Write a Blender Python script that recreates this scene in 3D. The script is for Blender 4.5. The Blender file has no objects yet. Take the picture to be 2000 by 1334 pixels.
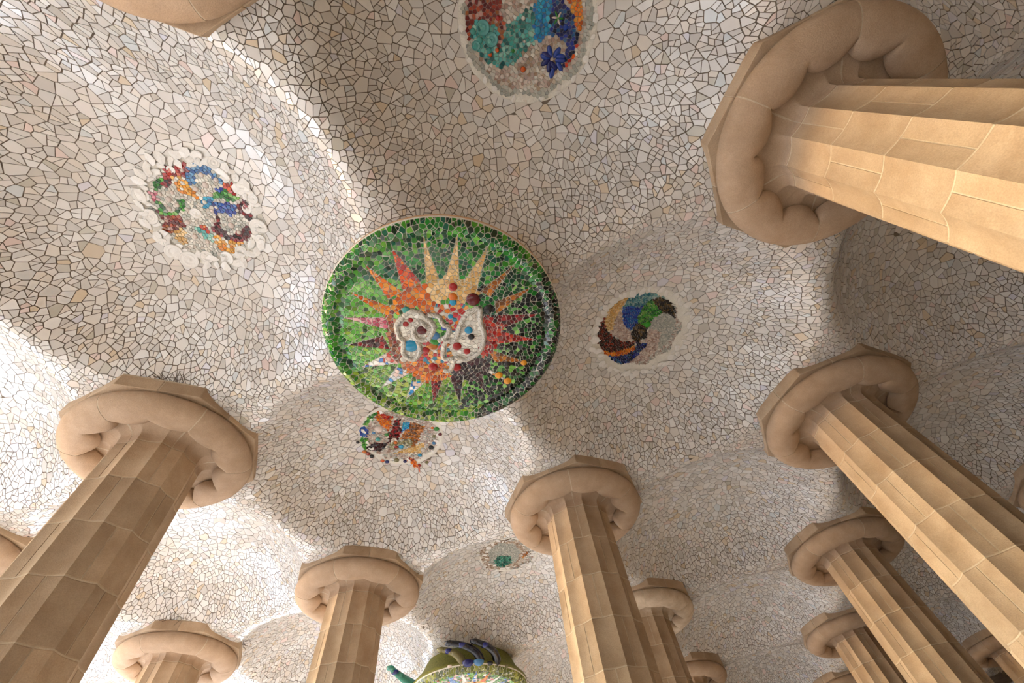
import bpy, bmesh, math, random
import numpy as np
from mathutils import Vector, Matrix
from mathutils.geometry import delaunay_2d_cdt

# ------------------------------------------------------------------ camera, sky, sun, exposure
scene = bpy.context.scene
col = scene.collection
SX, SY = 4.0, 4.069            # column spacing in metres (x and y)
ZC = 5.635                     # height of the capital rings (their mid plane)
CAM = (-1.904, -1.300, 1.5)
ROT = ((0.4293, -0.8987, -0.0896), (0.7417, 0.4074, -0.5328), (0.5153, 0.1623, 0.8415))   # rows: image right, image down, forward
cam_data = bpy.data.cameras.new('camera')
cam_data.sensor_width = 36.0
cam_data.lens = 831.3 * 36.0 / 2000.0
cam_data.clip_start = 0.05
cam_data.clip_end = 400
cam = bpy.data.objects.new('camera', cam_data)
col.objects.link(cam)
_r = Matrix((ROT[0], tuple(-a for a in ROT[1]), tuple(-a for a in ROT[2]))).transposed()
_q = _r.to_quaternion()
_q.normalize()
cam.matrix_world = Matrix.Translation(CAM) @ _q.to_matrix().to_4x4()
scene.camera = cam

world = bpy.data.worlds.new('daylight')
scene.world = world
world.use_nodes = True
wn = world.node_tree
wn.nodes.clear()
wo = wn.nodes.new('ShaderNodeOutputWorld')
wb = wn.nodes.new('ShaderNodeBackground')
ws = wn.nodes.new('ShaderNodeTexSky')
ws.sky_type = 'NISHITA'
ws.sun_disc = False
ws.sun_elevation = math.radians(24)
ws.sun_rotation = math.radians(0)
ws.air_density = 1.0
ws.dust_density = 0.7
wb.inputs['Strength'].default_value = 1.15
wn.links.new(ws.outputs[0], wb.inputs['Color'])
wn.links.new(wb.outputs[0], wo.inputs['Surface'])

sun_data = bpy.data.lights.new('sun', 'SUN')
sun_data.energy = 8.5
sun_data.angle = math.radians(0.53)
sun_data.color = (1.0, 0.99, 0.985)
sun = bpy.data.objects.new('sun', sun_data)
col.objects.link(sun)
SUN_DIR = Vector((-0.25, 1.0, 0.41)).normalized()      # towards the sun: over the open side of the hall
sun.rotation_euler = SUN_DIR.to_track_quat('Z', 'Y').to_euler()
sun.location = (0, 20, 20)

vs = scene.view_settings
vs.view_transform = 'Standard'
vs.look = 'None'
vs.exposure = 1.34
vs.gamma = 1.0
vs.use_curve_mapping = False
scene.cycles.max_bounces = 4
scene.cycles.diffuse_bounces = 3
scene.cycles.glossy_bounces = 2
scene.cycles.adaptive_threshold = 0.06
scene.cycles.sample_clamp_indirect = 6.0

rng = random.Random(7)
nrng = np.random.default_rng(7)

# ------------------------------------------------------------------ materials
def lin(c):
    return tuple(((v / 12.92) if v <= 0.04045 else ((v + 0.055) / 1.055) ** 2.4) for v in (c[0] / 255, c[1] / 255, c[2] / 255))

def new_mat(name):
    m = bpy.data.materials.new(name)
    m.use_nodes = True
    nt = m.node_tree
    return m, nt, nt.nodes['Principled BSDF']

def mat_tile(name, rough, spec=0.5, coat=0.0, mottle=0.06, bump=0.0):
    """glazed fragment: colour of its own per piece, faint mottling"""
    m, nt, b = new_mat(name)
    at = nt.nodes.new('ShaderNodeAttribute')
    at.attribute_name = 'tint'
    tc = nt.nodes.new('ShaderNodeTexCoord')
    nz = nt.nodes.new('ShaderNodeTexNoise')
    nz.inputs['Scale'].default_value = 9.0
    nz.inputs['Detail'].default_value = 3.0
    nt.links.new(tc.outputs['Object'], nz.inputs['Vector'])
    mr = nt.nodes.new('ShaderNodeMapRange')
    mr.inputs['To Min'].default_value = 1.0 - mottle
    mr.inputs['To Max'].default_value = 1.0 + mottle
    nt.links.new(nz.outputs['Fac'], mr.inputs['Value'])
    mx = nt.nodes.new('ShaderNodeVectorMath')
    mx.operation = 'SCALE'
    nt.links.new(at.outputs['Color'], mx.inputs[0])
    nt.links.new(mr.outputs[0], mx.inputs['Scale'])
    nt.links.new(mx.outputs[0], b.inputs['Base Color'])
    b.inputs['Roughness'].default_value = rough
    b.inputs['Specular IOR Level'].default_value = spec
    b.inputs['Coat Weight'].default_value = coat
    b.inputs['Coat Roughness'].default_value = 0.08
    if bump > 0:
        n2 = nt.nodes.new('ShaderNodeTexNoise')
        n2.inputs['Scale'].default_value = 40.0
        nt.links.new(tc.outputs['Object'], n2.inputs['Vector'])
        bp = nt.nodes.new('ShaderNodeBump')
        bp.inputs['Strength'].default_value = bump
        bp.inputs['Distance'].default_value = 0.01
        nt.links.new(n2.outputs['Fac'], bp.inputs['Height'])
        nt.links.new(bp.outputs[0], b.inputs['Normal'])
    return m

def mat_rough(name, c1, c2, scale=6.0, rough=0.9, bump=0.3, dist=0.004, bscale=90.0, objvar=0.0, streak=0.0):
    """stone, mortar, sand: two tones mixed by noise, fine grain relief, optional tone per object"""
    m, nt, b = new_mat(name)
    tc = nt.nodes.new('ShaderNodeTexCoord')
    vec = tc.outputs['Object']
    oi = nt.nodes.new('ShaderNodeObjectInfo')
    if objvar > 0:
        ad = nt.nodes.new('ShaderNodeVectorMath')
        ad.operation = 'ADD'
        sc = nt.nodes.new('ShaderNodeVectorMath')
        sc.operation = 'SCALE'
        sc.inputs['Scale'].default_value = 0.05
        nt.links.new(oi.outputs['Location'], sc.inputs[0])
        cb = nt.nodes.new('ShaderNodeCombineXYZ')
        mm = nt.nodes.new('ShaderNodeMath')
        mm.operation = 'MULTIPLY'
        mm.inputs[1].default_value = 37.0
        nt.links.new(oi.outputs['Random'], mm.inputs[0])
        nt.links.new(mm.outputs[0], cb.inputs['Z'])
        nt.links.new(vec, ad.inputs[0])
        nt.links.new(cb.outputs[0], ad.inputs[1])
        vec = ad.outputs[0]
    nz = nt.nodes.new('ShaderNodeTexNoise')
    nz.inputs['Scale'].default_value = scale
    nz.inputs['Detail'].default_value = 6.0
    nz.inputs['Roughness'].default_value = 0.6
    nt.links.new(vec, nz.inputs['Vector'])
    rp = nt.nodes.new('ShaderNodeValToRGB')
    rp.color_ramp.elements[0].position = 0.32
    rp.color_ramp.elements[1].position = 0.68
    rp.color_ramp.elements[0].color = (*c1, 1)
    rp.color_ramp.elements[1].color = (*c2, 1)
    nt.links.new(nz.outputs['Fac'], rp.inputs['Fac'])
    out = rp.outputs['Color']
    gr = nt.nodes.new('ShaderNodeTexNoise')
    gr.inputs['Scale'].default_value = bscale
    gr.inputs['Detail'].default_value = 4.0
    nt.links.new(vec, gr.inputs['Vector'])
    mr = nt.nodes.new('ShaderNodeMapRange')
    mr.inputs['From Min'].default_value = 0.3
    mr.inputs['From Max'].default_value = 0.7
    mr.inputs['To Min'].default_value = 0.88
    mr.inputs['To Max'].default_value = 1.08
    nt.links.new(gr.outputs['Fac'], mr.inputs['Value'])
    val = mr.outputs[0]
    if objvar > 0:
        m2 = nt.nodes.new('ShaderNodeMapRange')
        m2.inputs['To Min'].default_value = 1.0 - objvar
        m2.inputs['To Max'].default_value = 1.0 + objvar * 0.6
        nt.links.new(oi.outputs['Random'], m2.inputs['Value'])
        mu = nt.nodes.new('ShaderNodeMath')
        mu.operation = 'MULTIPLY'
        nt.links.new(val, mu.inputs[0])
        nt.links.new(m2.outputs[0], mu.inputs[1])
        val = mu.outputs[0]
    sv = nt.nodes.new('ShaderNodeVectorMath')
    sv.operation = 'SCALE'
    nt.links.new(out, sv.inputs[0])
    nt.links.new(val, sv.inputs['Scale'])
    out = sv.outputs[0]
    if streak > 0:                                   # pale lime scratches and patches
        n3 = nt.nodes.new('ShaderNodeTexNoise')
        n3.inputs['Scale'].default_value = 3.2
        n3.inputs['Detail'].default_value = 8.0
        n3.inputs['Roughness'].default_value = 0.75
        nt.links.new(vec, n3.inputs['Vector'])
        r3 = nt.nodes.new('ShaderNodeMapRange')
        r3.inputs['From Min'].default_value = 0.62
        r3.inputs['From Max'].default_value = 0.74
        r3.inputs['To Max'].default_value = streak
        nt.links.new(n3.outputs['Fac'], r3.inputs['Value'])
        mix = nt.nodes.new('ShaderNodeMix')
        mix.data_type = 'RGBA'
        nt.links.new(r3.outputs[0], mix.inputs['Factor'])
        nt.links.new(out, mix.inputs['A'])
        mix.inputs['B'].default_value = (0.62, 0.5, 0.36, 1)
        out = mix.outputs['Result']
    nt.links.new(out, b.inputs['Base Color'])
    b.inputs['Roughness'].default_value = rough
    b.inputs['Specular IOR Level'].default_value = 0.25
    bp = nt.nodes.new('ShaderNodeBump')
    bp.inputs['Strength'].default_value = bump
    bp.inputs['Distance'].default_value = dist
    nt.links.new(gr.outputs['Fac'], bp.inputs['Height'])
    nt.links.new(bp.outputs[0], b.inputs['Normal'])
    return m

def mat_plain(name, c, rough=0.25, spec=0.5, var=0.08):
    m, nt, b = new_mat(name)
    tc = nt.nodes.new('ShaderNodeTexCoord')
    nz = nt.nodes.new('ShaderNodeTexNoise')
    nz.inputs['Scale'].default_value = 14.0
    nt.links.new(tc.outputs['Object'], nz.inputs['Vector'])
    rp = nt.nodes.new('ShaderNodeValToRGB')
    rp.color_ramp.elements[0].color = (*[v * (1 - var * 2) for v in c], 1)
    rp.color_ramp.elements[1].color = (*[min(1, v * (1 + var * 2)) for v in c], 1)
    nt.links.new(nz.outputs['Fac'], rp.inputs['Fac'])
    nt.links.new(rp.outputs[0], b.inputs['Base Color'])
    b.inputs['Roughness'].default_value = rough
    b.inputs['Specular IOR Level'].default_value = spec
    return m

M_TILE = mat_tile('white_glazed_tile', 0.15, 0.75, 0.0, 0.05)
M_GLASS = mat_tile('coloured_glazed_tile', 0.16, 0.6, 0.0, 0.12, 0.15)
M_GROUT = mat_rough('ceiling_grout', lin((104, 91, 78)), lin((130, 116, 101)), 5.0, 0.95, 0.4)
def mat_far_mosaic():
    m, nt, b = new_mat('distant_tile_mosaic')
    tc = nt.nodes.new('ShaderNodeTexCoord')
    ve = nt.nodes.new('ShaderNodeTexVoronoi')
    ve.feature = 'DISTANCE_TO_EDGE'
    vf = nt.nodes.new('ShaderNodeTexVoronoi')
    for n in (ve, vf):
        n.inputs['Scale'].default_value = 10.5
        nt.links.new(tc.outputs['Object'], n.inputs['Vector'])
    mr = nt.nodes.new('ShaderNodeMapRange')
    mr.inputs['From Min'].default_value = 0.035
    mr.inputs['From Max'].default_value = 0.05
    nt.links.new(ve.outputs['Distance'], mr.inputs['Value'])
    rp = nt.nodes.new('ShaderNodeValToRGB')
    rp.color_ramp.elements[0].color = (*lin((206, 199, 190)), 1)
    rp.color_ramp.elements[1].color = (*lin((230, 226, 220)), 1)
    nt.links.new(vf.outputs['Color'], rp.inputs['Fac'])
    mx = nt.nodes.new('ShaderNodeMix')
    mx.data_type = 'RGBA'
    nt.links.new(mr.outputs[0], mx.inputs['Factor'])
    mx.inputs['A'].default_value = (*lin((116, 102, 88)), 1)
    nt.links.new(rp.outputs[0], mx.inputs['B'])
    nt.links.new(mx.outputs['Result'], b.inputs['Base Color'])
    b.inputs['Roughness'].default_value = 0.25
    return m
M_FAR = mat_far_mosaic()
M_WGROUT = mat_rough('pale_grout', lin((220, 214, 202)), lin((236, 232, 222)), 8.0, 0.9, 0.4)
M_STONE = mat_rough('sandstone', lin((174, 148, 120)), lin((196, 173, 146)), 3.0, 0.85, 0.45, 0.005, 110.0, 0.15, 0.5)
M_RING = mat_rough('sandstone_ring', lin((176, 149, 122)), lin((193, 167, 141)), 4.0, 0.85, 0.45, 0.005, 110.0, 0.07, 0.2)
M_LIME = mat_rough('limewashed_sandstone', lin((196, 172, 144)), lin((222, 204, 180)), 6.0, 0.85, 0.35, 0.004, 110.0, 0.05, 0.3)
M_MORTAR = mat_rough('pale_mortar', lin((192, 174, 148)), lin((208, 192, 168)), 8.0, 0.95, 0.4)
M_SAND = mat_rough('sandy_ground', lin((190, 188, 185)), lin((204, 202, 199)), 0.8, 0.95, 0.3)
M_WALL = mat_rough('rubble_wall', lin((96, 84, 70)), lin((122, 108, 92)), 1.5, 0.95, 0.5, 0.02, 20.0)
M_ROOF = mat_rough('terrace_edge', lin((186, 150, 110)), lin((200, 166, 124)), 2.0, 0.9, 0.3)
M_SCROLL = mat_rough('white_relief', lin((196, 188, 176)), lin((226, 222, 212)), 30.0, 0.5, 1.0, 0.03, 45.0)
M_WHITEC = mat_plain('white_china', lin((236, 232, 226)), 0.2)
M_WIRE = mat_plain('thin_steel_wire', lin((92, 74, 56)), 0.5)

PAL = {
 'tan': [(214, 178, 118), (202, 160, 92), (222, 190, 138), (196, 150, 84)],
 'ochre': [(178, 102, 26), (150, 84, 22), (194, 124, 44), (126, 70, 22), (98, 58, 28)],
 'orange': [(206, 104, 14), (188, 82, 10), (220, 130, 30), (160, 66, 12), (200, 138, 54)],
 'orangered': [(204, 84, 20), (180, 50, 22), (216, 112, 28), (150, 26, 20)],
 'orangemix': [(204, 110, 30), (170, 40, 34), (214, 150, 80), (206, 200, 190), (190, 60, 70), (40, 120, 150)],
 'amber': [(222, 146, 30), (206, 120, 16), (232, 170, 70), (226, 222, 212), (196, 140, 60)],
 'red': [(160, 14, 12), (130, 8, 12), (180, 40, 20), (108, 8, 12), (196, 96, 66)],
 'wine': [(92, 8, 16), (66, 8, 14), (120, 12, 20), (44, 6, 12), (146, 28, 32)],
 'redbrown': [(140, 44, 26), (112, 28, 22), (168, 74, 44), (90, 22, 20), (190, 150, 140), (150, 84, 40)],
 'plum': [(44, 10, 20), (30, 8, 16), (64, 18, 30), (18, 6, 12)],
 'pink': [(192, 96, 116), (206, 140, 150), (168, 72, 92), (214, 168, 170)],
 'pinkwhite': [(226, 208, 200), (214, 170, 160), (178, 70, 60), (230, 224, 216), (70, 120, 190)],
 'bluewhite': [(226, 224, 218), (206, 210, 212), (40, 130, 190), (60, 110, 180), (232, 228, 220), (214, 190, 180)],
 'white': [(222, 216, 204), (210, 204, 194), (230, 226, 216), (196, 186, 174)],
 'brown': [(120, 74, 50), (160, 100, 60), (96, 52, 40), (186, 130, 96), (150, 40, 36)],
 'green': [(40, 130, 34), (26, 104, 30), (70, 156, 50), (20, 84, 34), (120, 170, 80)],
 'emerald': [(8, 78, 28), (6, 60, 28), (20, 104, 34), (10, 50, 24), (34, 122, 40), (6, 38, 24), (18, 84, 62)],
 'lightgreen': [(104, 164, 66), (80, 146, 50), (132, 184, 92), (58, 122, 42), (96, 156, 84)],
 'midgreen': [(40, 118, 24), (28, 96, 22), (66, 138, 36), (20, 76, 24), (92, 150, 50)],
 'olivegreen': [(104, 138, 30), (80, 118, 26), (128, 156, 48), (60, 98, 28), (146, 164, 74), (40, 64, 24)],
 'blackgreen': [(12, 26, 16), (8, 12, 12), (14, 54, 24), (6, 8, 10), (26, 92, 34), (8, 8, 10), (6, 8, 10)],
 'black': [(26, 22, 22), (18, 16, 18)],
 'blue': [(22, 58, 150), (16, 40, 128), (40, 84, 176), (18, 90, 160)],
 'navy': [(16, 26, 100), (14, 20, 76), (28, 44, 130), (10, 14, 50), (30, 80, 130)],
 'steel': [(70, 124, 172), (52, 100, 156), (100, 148, 190), (40, 82, 140)],
 'cyan': [(24, 140, 184), (16, 116, 170), (60, 164, 196), (30, 96, 160)],
 'teal': [(60, 146, 138), (36, 112, 106), (110, 176, 164), (24, 84, 84), (150, 196, 180), (80, 160, 160)],
 'tealgrey': [(96, 148, 150), (60, 120, 130), (140, 170, 166), (40, 96, 116)],
 'tealdeep': [(50, 126, 106), (34, 98, 84), (80, 150, 130), (24, 76, 68)],
 'blueglass': [(50, 140, 170), (40, 110, 120), (90, 160, 110), (190, 200, 190)],
 'tealdish': [(86, 158, 154)], 'grey': [(196, 190, 180)], 'pearl': [(214, 198, 188)], 'greenbead': [(40, 150, 20)],
 'ink': [(26, 28, 40)],
 'olive': [(120, 112, 70), (150, 146, 110), (90, 84, 60), (180, 176, 150)],
 'blackgold': [(36, 24, 20), (24, 18, 18), (96, 74, 40), (20, 14, 14), (60, 44, 24)],
 'blackred': [(52, 16, 12), (96, 22, 14), (34, 14, 12), (130, 40, 20), (80, 16, 14)],
 'glassgrey': [(176, 176, 166), (160, 162, 154), (188, 186, 176)],
 'rosepebble': [(196, 176, 164), (180, 158, 148), (210, 194, 182), (168, 140, 126)],
 'palebrown': [(168, 146, 124), (190, 174, 156), (150, 124, 104), (200, 188, 174)],
 'rimolive': [(122, 126, 40), (98, 104, 34), (146, 148, 60), (70, 80, 34)],
}
def pal(name, k0=1.0):
    c = rng.choice(PAL[name])
    k = rng.uniform(0.86, 1.1) * k0
    return tuple(min(1.0, v * k) for v in lin(c))

# ------------------------------------------------------------------ object helpers
def link(name, mesh, parent=None, loc=None):
    o = bpy.data.objects.new(name, mesh)
    col.objects.link(o)
    if parent is not None:
        o.parent = parent
    if loc is not None:
        o.location = loc
    return o

def tag(o, label, cat, group=None):
    o['label'] = label
    o['category'] = cat
    if group:
        o['group'] = group

def empty(name, loc):
    o = bpy.data.objects.new(name, None)
    o.empty_display_size = 0.2
    o.location = loc
    col.objects.link(o)
    return o

def mesh_from(name, verts, faces, mat, smooth=False, tints=None):
    me = bpy.data.meshes.new(name)
    me.from_pydata(verts, [], faces)
    if tints is not None:
        a = me.attributes.new('tint', 'FLOAT_COLOR', 'FACE')
        arr = np.ones((len(faces), 4), dtype=np.float32)
        arr[:, :3] = tints
        a.data.foreach_set('color', arr.ravel())
    me.materials.append(mat)
    if smooth:
        me.polygons.foreach_set('use_smooth', [True] * len(faces))
    me.update()
    return me

def lathe(name, prof, n, mat, smooth=True):
    vs_, fs = [], []
    for (r, z) in prof:
        for k in range(n):
            a = 2 * math.pi * k / n
            vs_.append((r * math.cos(a), r * math.sin(a), z))
    for i in range(len(prof) - 1):
        for k in range(n):
            a, b = i * n + k, i * n + (k + 1) % n
            fs.append((a, b, b + n, a + n))
    return mesh_from(name, vs_, fs, mat, smooth)

# ------------------------------------------------------------------ mosaic machinery
def poisson(cands, radii):
    """keep candidates in order unless one already kept is nearer than its radius"""
    cell = float(max(radii))
    grid, keep = {}, []
    for (x, y), r in zip(cands, radii):
        gx, gy = int(math.floor(x / cell)), int(math.floor(y / cell))
        r2 = r * r
        ok = True
        for i in (gx - 1, gx, gx + 1):
            for j in (gy - 1, gy, gy + 1):
                for (px, py) in grid.get((i, j), ()):
                    dx, dy = px - x, py - y
                    if dx * dx + dy * dy < r2:
                        ok = False
                        break
                if not ok:
                    break
            if not ok:
                break
        if ok:
            grid.setdefault((gx, gy), []).append((x, y))
            keep.append((x, y))
    return keep

def voronoi(pts):
    """convex cells (counter-clockwise) of the inner points"""
    res = delaunay_2d_cdt([Vector(p) for p in pts], [], [], 0, 1e-6)
    V = np.array([(v[0], v[1]) for v in res[0]])
    F = np.array([f for f in res[2] if len(f) == 3])
    a, b, c = V[F[:, 0]], V[F[:, 1]], V[F[:, 2]]
    d = 2 * (a[:, 0] * (b[:, 1] - c[:, 1]) + b[:, 0] * (c[:, 1] - a[:, 1]) + c[:, 0] * (a[:, 1] - b[:, 1]))
    d[np.abs(d) < 1e-12] = 1e-12
    a2, b2, c2 = (a ** 2).sum(1), (b ** 2).sum(1), (c ** 2).sum(1)
    cx = (a2 * (b[:, 1] - c[:, 1]) + b2 * (c[:, 1] - a[:, 1]) + c2 * (a[:, 1] - b[:, 1])) / d
    cy = (a2 * (c[:, 0] - b[:, 0]) + b2 * (a[:, 0] - c[:, 0]) + c2 * (b[:, 0] - a[:, 0])) / d
    inc = [[] for _ in range(len(V))]
    for t, f in enumerate(F):
        for k in f:
            inc[k].append(t)
    cells = []
    for i, ts in enumerate(inc):
        if len(ts) < 3:
            continue
        x0, y0 = V[i]
        pts_ = [(cx[t], cy[t]) for t in ts]
        if max(abs(p[0] - x0) + abs(p[1] - y0) for p in pts_) > 0.6:
            continue
        pts_.sort(key=lambda p: math.atan2(p[1] - y0, p[0] - x0))
        out = []
        for p in pts_:                                   # drop slivers of edges
            if not out or (p[0] - out[-1][0]) ** 2 + (p[1] - out[-1][1]) ** 2 > 2.5e-5:
                out.append(p)
        if len(out) > 3 and (out[0][0] - out[-1][0]) ** 2 + (out[0][1] - out[-1][1]) ** 2 < 2.5e-5:
            out.pop()
        if len(out) >= 3:
            cells.append(out)
    return cells

def area_centroid(p):
    A = cx = cy = 0.0
    for i in range(len(p)):
        x0, y0 = p[i]
        x1, y1 = p[(i + 1) % len(p)]
        k = x0 * y1 - x1 * y0
        A += k
        cx += (x0 + x1) * k
        cy += (y0 + y1) * k
    A *= 0.5
    if abs(A) < 1e-9:
        return 0.0, p[0][0], p[0][1]
    return A, cx / (6 * A), cy / (6 * A)

def split_cell(p, ang):
    """break a convex piece in two along a line through its middle"""
    A, mx, my = area_centroid(p)
    nx, ny = math.cos(ang), math.sin(ang)
    a, b = [], []
    for i in range(len(p)):
        q0, q1 = p[i], p[(i + 1) % len(p)]
        s0 = (q0[0] - mx) * nx + (q0[1] - my) * ny
        s1 = (q1[0] - mx) * nx + (q1[1] - my) * ny
        (a if s0 >= 0 else b).append(q0)
        if s0 * s1 < 0:
            t = s0 / (s0 - s1)
            m = (q0[0] + t * (q1[0] - q0[0]), q0[1] + t * (q1[1] - q0[1]))
            a.append(m)
            b.append(m)
    return [c for c in (a, b) if len(c) >= 3]

def inset(p, g):
    A, cx, cy = area_centroid(p)
    per = sum(math.hypot(p[i][0] - p[i - 1][0], p[i][1] - p[i - 1][1]) for i in range(len(p)))
    if A <= 0 or per <= 0:
        return None
    k = 1.0 - g / (2 * A / per)
    if k < 0.25:
        return None
    return [(cx + (x - cx) * k, cy + (y - cy) * k) for x, y in p]

class TileSet:
    """collects flat fragments with edges and depth; they face down"""
    def __init__(self):
        self.v, self.f, self.t = [], [], []

    def add(self, poly, surf, up, tint, thick=0.014, proud=0.006, tilt=0.02):
        n = len(poly)
        zs = [surf(x, y) for x, y in poly]
        cx = sum(q[0] for q in poly) / n
        cy = sum(q[1] for q in poly) / n
        # best plane through the rim, plus a small chance tilt
        sxx = sxy = syy = sxz = syz = 0.0
        mz = sum(zs) / n
        for (x, y), z in zip(poly, zs):
            dx, dy, dz = x - cx, y - cy, z - mz
            sxx += dx * dx
            sxy += dx * dy
            syy += dy * dy
            sxz += dx * dz
            syz += dy * dz
        det = sxx * syy - sxy * sxy
        if det > 1e-14:
            gx, gy = (sxz * syy - syz * sxy) / det, (syz * sxx - sxz * sxy) / det
        else:
            gx = gy = 0.0
        gx += rng.gauss(0, tilt)
        gy += rng.gauss(0, tilt)
        l = math.sqrt(1 + gx * gx + gy * gy)
        nx, ny, nz = gx / l, gy / l, -1.0 / l              # downward normal
        b = len(self.v)
        for x, y in poly:
            z = mz + gx * (x - cx) + gy * (y - cy)
            self.v.append((x + nx * proud, y + ny * proud, z + nz * proud))
        for x, y in poly:
            z = mz + gx * (x - cx) + gy * (y - cy)
            k = proud - thick
            self.v.append((x + nx * k, y + ny * k, z + nz * k))
        self.f.append(tuple(b + i for i in range(n - 1, -1, -1)))
        self.t.append(tint)
        for i in range(n):
            j = (i + 1) % n
            self.f.append((b + i, b + j, b + n + j, b + n + i))
            self.t.append(tint)

    def mesh(self, name, mat):
        return mesh_from(name, self.v, self.f, mat, False, np.array(self.t, dtype=np.float32) if self.t else None)

# ------------------------------------------------------------------ vault surface
DOME_R, DOME_H, RIM_Z, SOFT, DOME_P = 1.89, 0.92, 0.120, 0.075, 2.9
def vault(x, y):
    """height of the vault above the capital mid plane (numpy arrays)"""
    x = np.asarray(x, float)
    y = np.asarray(y, float)
    i0 = np.floor(x / SX)
    j0 = np.floor(y / SY)
    s = np.ones_like(x)
    for di in (-1, 0, 1):
        for dj in (-1, 0, 1):
            cx, cy = (i0 + di + 0.5) * SX, (j0 + dj + 0.5) * SY
            t = np.hypot(x - cx, (y - cy) * SX / SY) / DOME_R
            raw = DOME_H * (1 - t ** DOME_P)
            s = s + np.exp(np.clip(raw / SOFT, -40, 40))
    return RIM_Z + SOFT * np.log(s)

def vault1(x, y):
    i0, j0 = math.floor(x / SX), math.floor(y / SY)
    s = 1.0
    fx, fy = x / SX - i0, y / SY - j0
    for di in (-1, 0, 1):
        if (di < 0 and fx > 0.6) or (di > 0 and fx < 0.4):
            continue
        for dj in (-1, 0, 1):
            if (dj < 0 and fy > 0.6) or (dj > 0 and fy < 0.4):
                continue
            t = math.hypot(x - (i0 + di + 0.5) * SX, (y - (j0 + dj + 0.5) * SY) * SX / SY) / DOME_R
            raw = DOME_H * (1 - t ** DOME_P) / SOFT
            if raw > -40:
                s += math.exp(raw)
    return ZC + RIM_Z + SOFT * math.log(s)

def project(x, y, z):
    dx, dy, dz = x - CAM[0], y - CAM[1], z - CAM[2]
    c = ROT[2][0] * dx + ROT[2][1] * dy + ROT[2][2] * dz
    if c < 0.3:
        return None
    return (1000 + 831.3 * (ROT[0][0] * dx + ROT[0][1] * dy + ROT[0][2] * dz) / c,
            667 + 831.3 * (ROT[1][0] * dx + ROT[1][1] * dy + ROT[1][2] * dz) / c, c)

# ------------------------------------------------------------------ setting: ground, walls, ceiling
X0, X1, Y0, Y1 = -4.0 * SX, 6.0 * SX, -2.95 * SY, 3.28 * SY        # extent of the vaulted hall
def box_mesh(name, lo, hi, mat):
    vs_ = [(x, y, z) for z in (lo[2], hi[2]) for y in (lo[1], hi[1]) for x in (lo[0], hi[0])]
    return mesh_from(name, vs_, [(0, 2, 3, 1), (4, 5, 7, 6), (0, 1, 5, 4), (2, 6, 7, 3), (0, 4, 6, 2), (1, 3, 7, 5)], mat)

fl = link('floor', box_mesh('floor', (-90, -90, -0.3), (90, 90, 0.0), M_SAND))
fl['kind'] = 'structure'
w = link('wall_blocker_back', box_mesh('wall_blocker_back', (X0 - 0.5, Y0 - 0.6, 0.0), (X1 + 0.6, Y0, ZC + 1.6), M_WALL))  # unseen wall, set close and dark to soak up bounce light deep inside
w['kind'] = 'structure'
w = link('wall_blocker_front', box_mesh('wall_blocker_front', (X0 - 0.6, Y0, 0.0), (X0, Y1, ZC + 1.6), M_WALL))  # added out of view to shut off daylight from this side
w['kind'] = 'structure'
w = link('wall_side', box_mesh('wall_side', (X1, Y0, 0.0), (X1 + 0.6, Y1, ZC + 1.6), M_WALL))
w['kind'] = 'structure'

MED = {'m1': (-0.5, 0.5), 'm2': (-0.5, -0.5), 'm3': (0.5, -0.5), 'm4': (0.5, 0.5), 'm5': (1.5, 0.5)}
MED_R = {'m1': 0.57, 'm2': 0.62, 'm3': 0.67, 'm4': 0.60, 'm5': 0.55}
MED_C = {k: (v[0] * SX, v[1] * SY) for k, v in MED.items()}
DISCS = [(0, 0), (2, 1)]

nx_, ny_ = int((X1 - X0) / 0.09), int((Y1 - Y0) / 0.09)
gx_, gy_ = np.meshgrid(np.linspace(X0, X1, nx_), np.linspace(Y0, Y1, ny_), indexing='ij')
gz_ = ZC + vault(gx_, gy_)
verts = np.stack([gx_.ravel(), gy_.ravel(), gz_.ravel()], 1)
idx = np.arange(nx_ * ny_).reshape(nx_, ny_)
faces = np.stack([idx[:-1, :-1].ravel(), idx[:-1, 1:].ravel(), idx[1:, 1:].ravel(), idx[1:, :-1].ravel()], 1)
me = bpy.data.meshes.new('ceiling')
me.vertices.add(len(verts))
me.vertices.foreach_set('co', verts.ravel())
me.loops.add(faces.size)
me.loops.foreach_set('vertex_index', faces.ravel())
me.polygons.add(len(faces))
me.polygons.foreach_set('loop_start', np.arange(len(faces)) * 4)
me.polygons.foreach_set('use_smooth', np.ones(len(faces), dtype=bool))
me.materials.append(M_GROUT)
me.materials.append(M_FAR)
_c = verts[faces].mean(1)                                  # beyond the built fragments the material takes over
_p = np.array(ROT) @ (_c - np.array(CAM)).T
_w = np.where(_p[2] > 0.3, _p[2], 1.0)
_u, _v = 1000 + 831.3 * _p[0] / _w, 667 + 831.3 * _p[1] / _w
_near = (_p[2] > 0.3) & (_u > -225) & (_u < 2225) & (_v > -225) & (_v < 1515)
me.polygons.foreach_set('material_index', np.where(_near, 0, 1).astype(np.int32))
me.update()
me.validate()
ceiling = link('ceiling', me)
ceiling['kind'] = 'structure'
ceiling['label'] = 'undulating white broken tile ceiling of shallow domes'
# slab and edge beams of the terrace above
rf = link('roof', box_mesh('roof', (X0 - 0.4, Y0 - 0.6, ZC + 1.5), (X1 + 0.6, Y1 + 0.4, ZC + 1.9), M_ROOF))
rf['kind'] = 'structure'
for nm, lo, hi in (('trim_1', (X0 - 0.4, Y1, ZC + 0.1), (X1 + 0.6, Y1 + 0.4, ZC + 1.5)),):
    o = link(nm, box_mesh(nm, lo, hi, M_ROOF))
    o['kind'] = 'structure'

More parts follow.
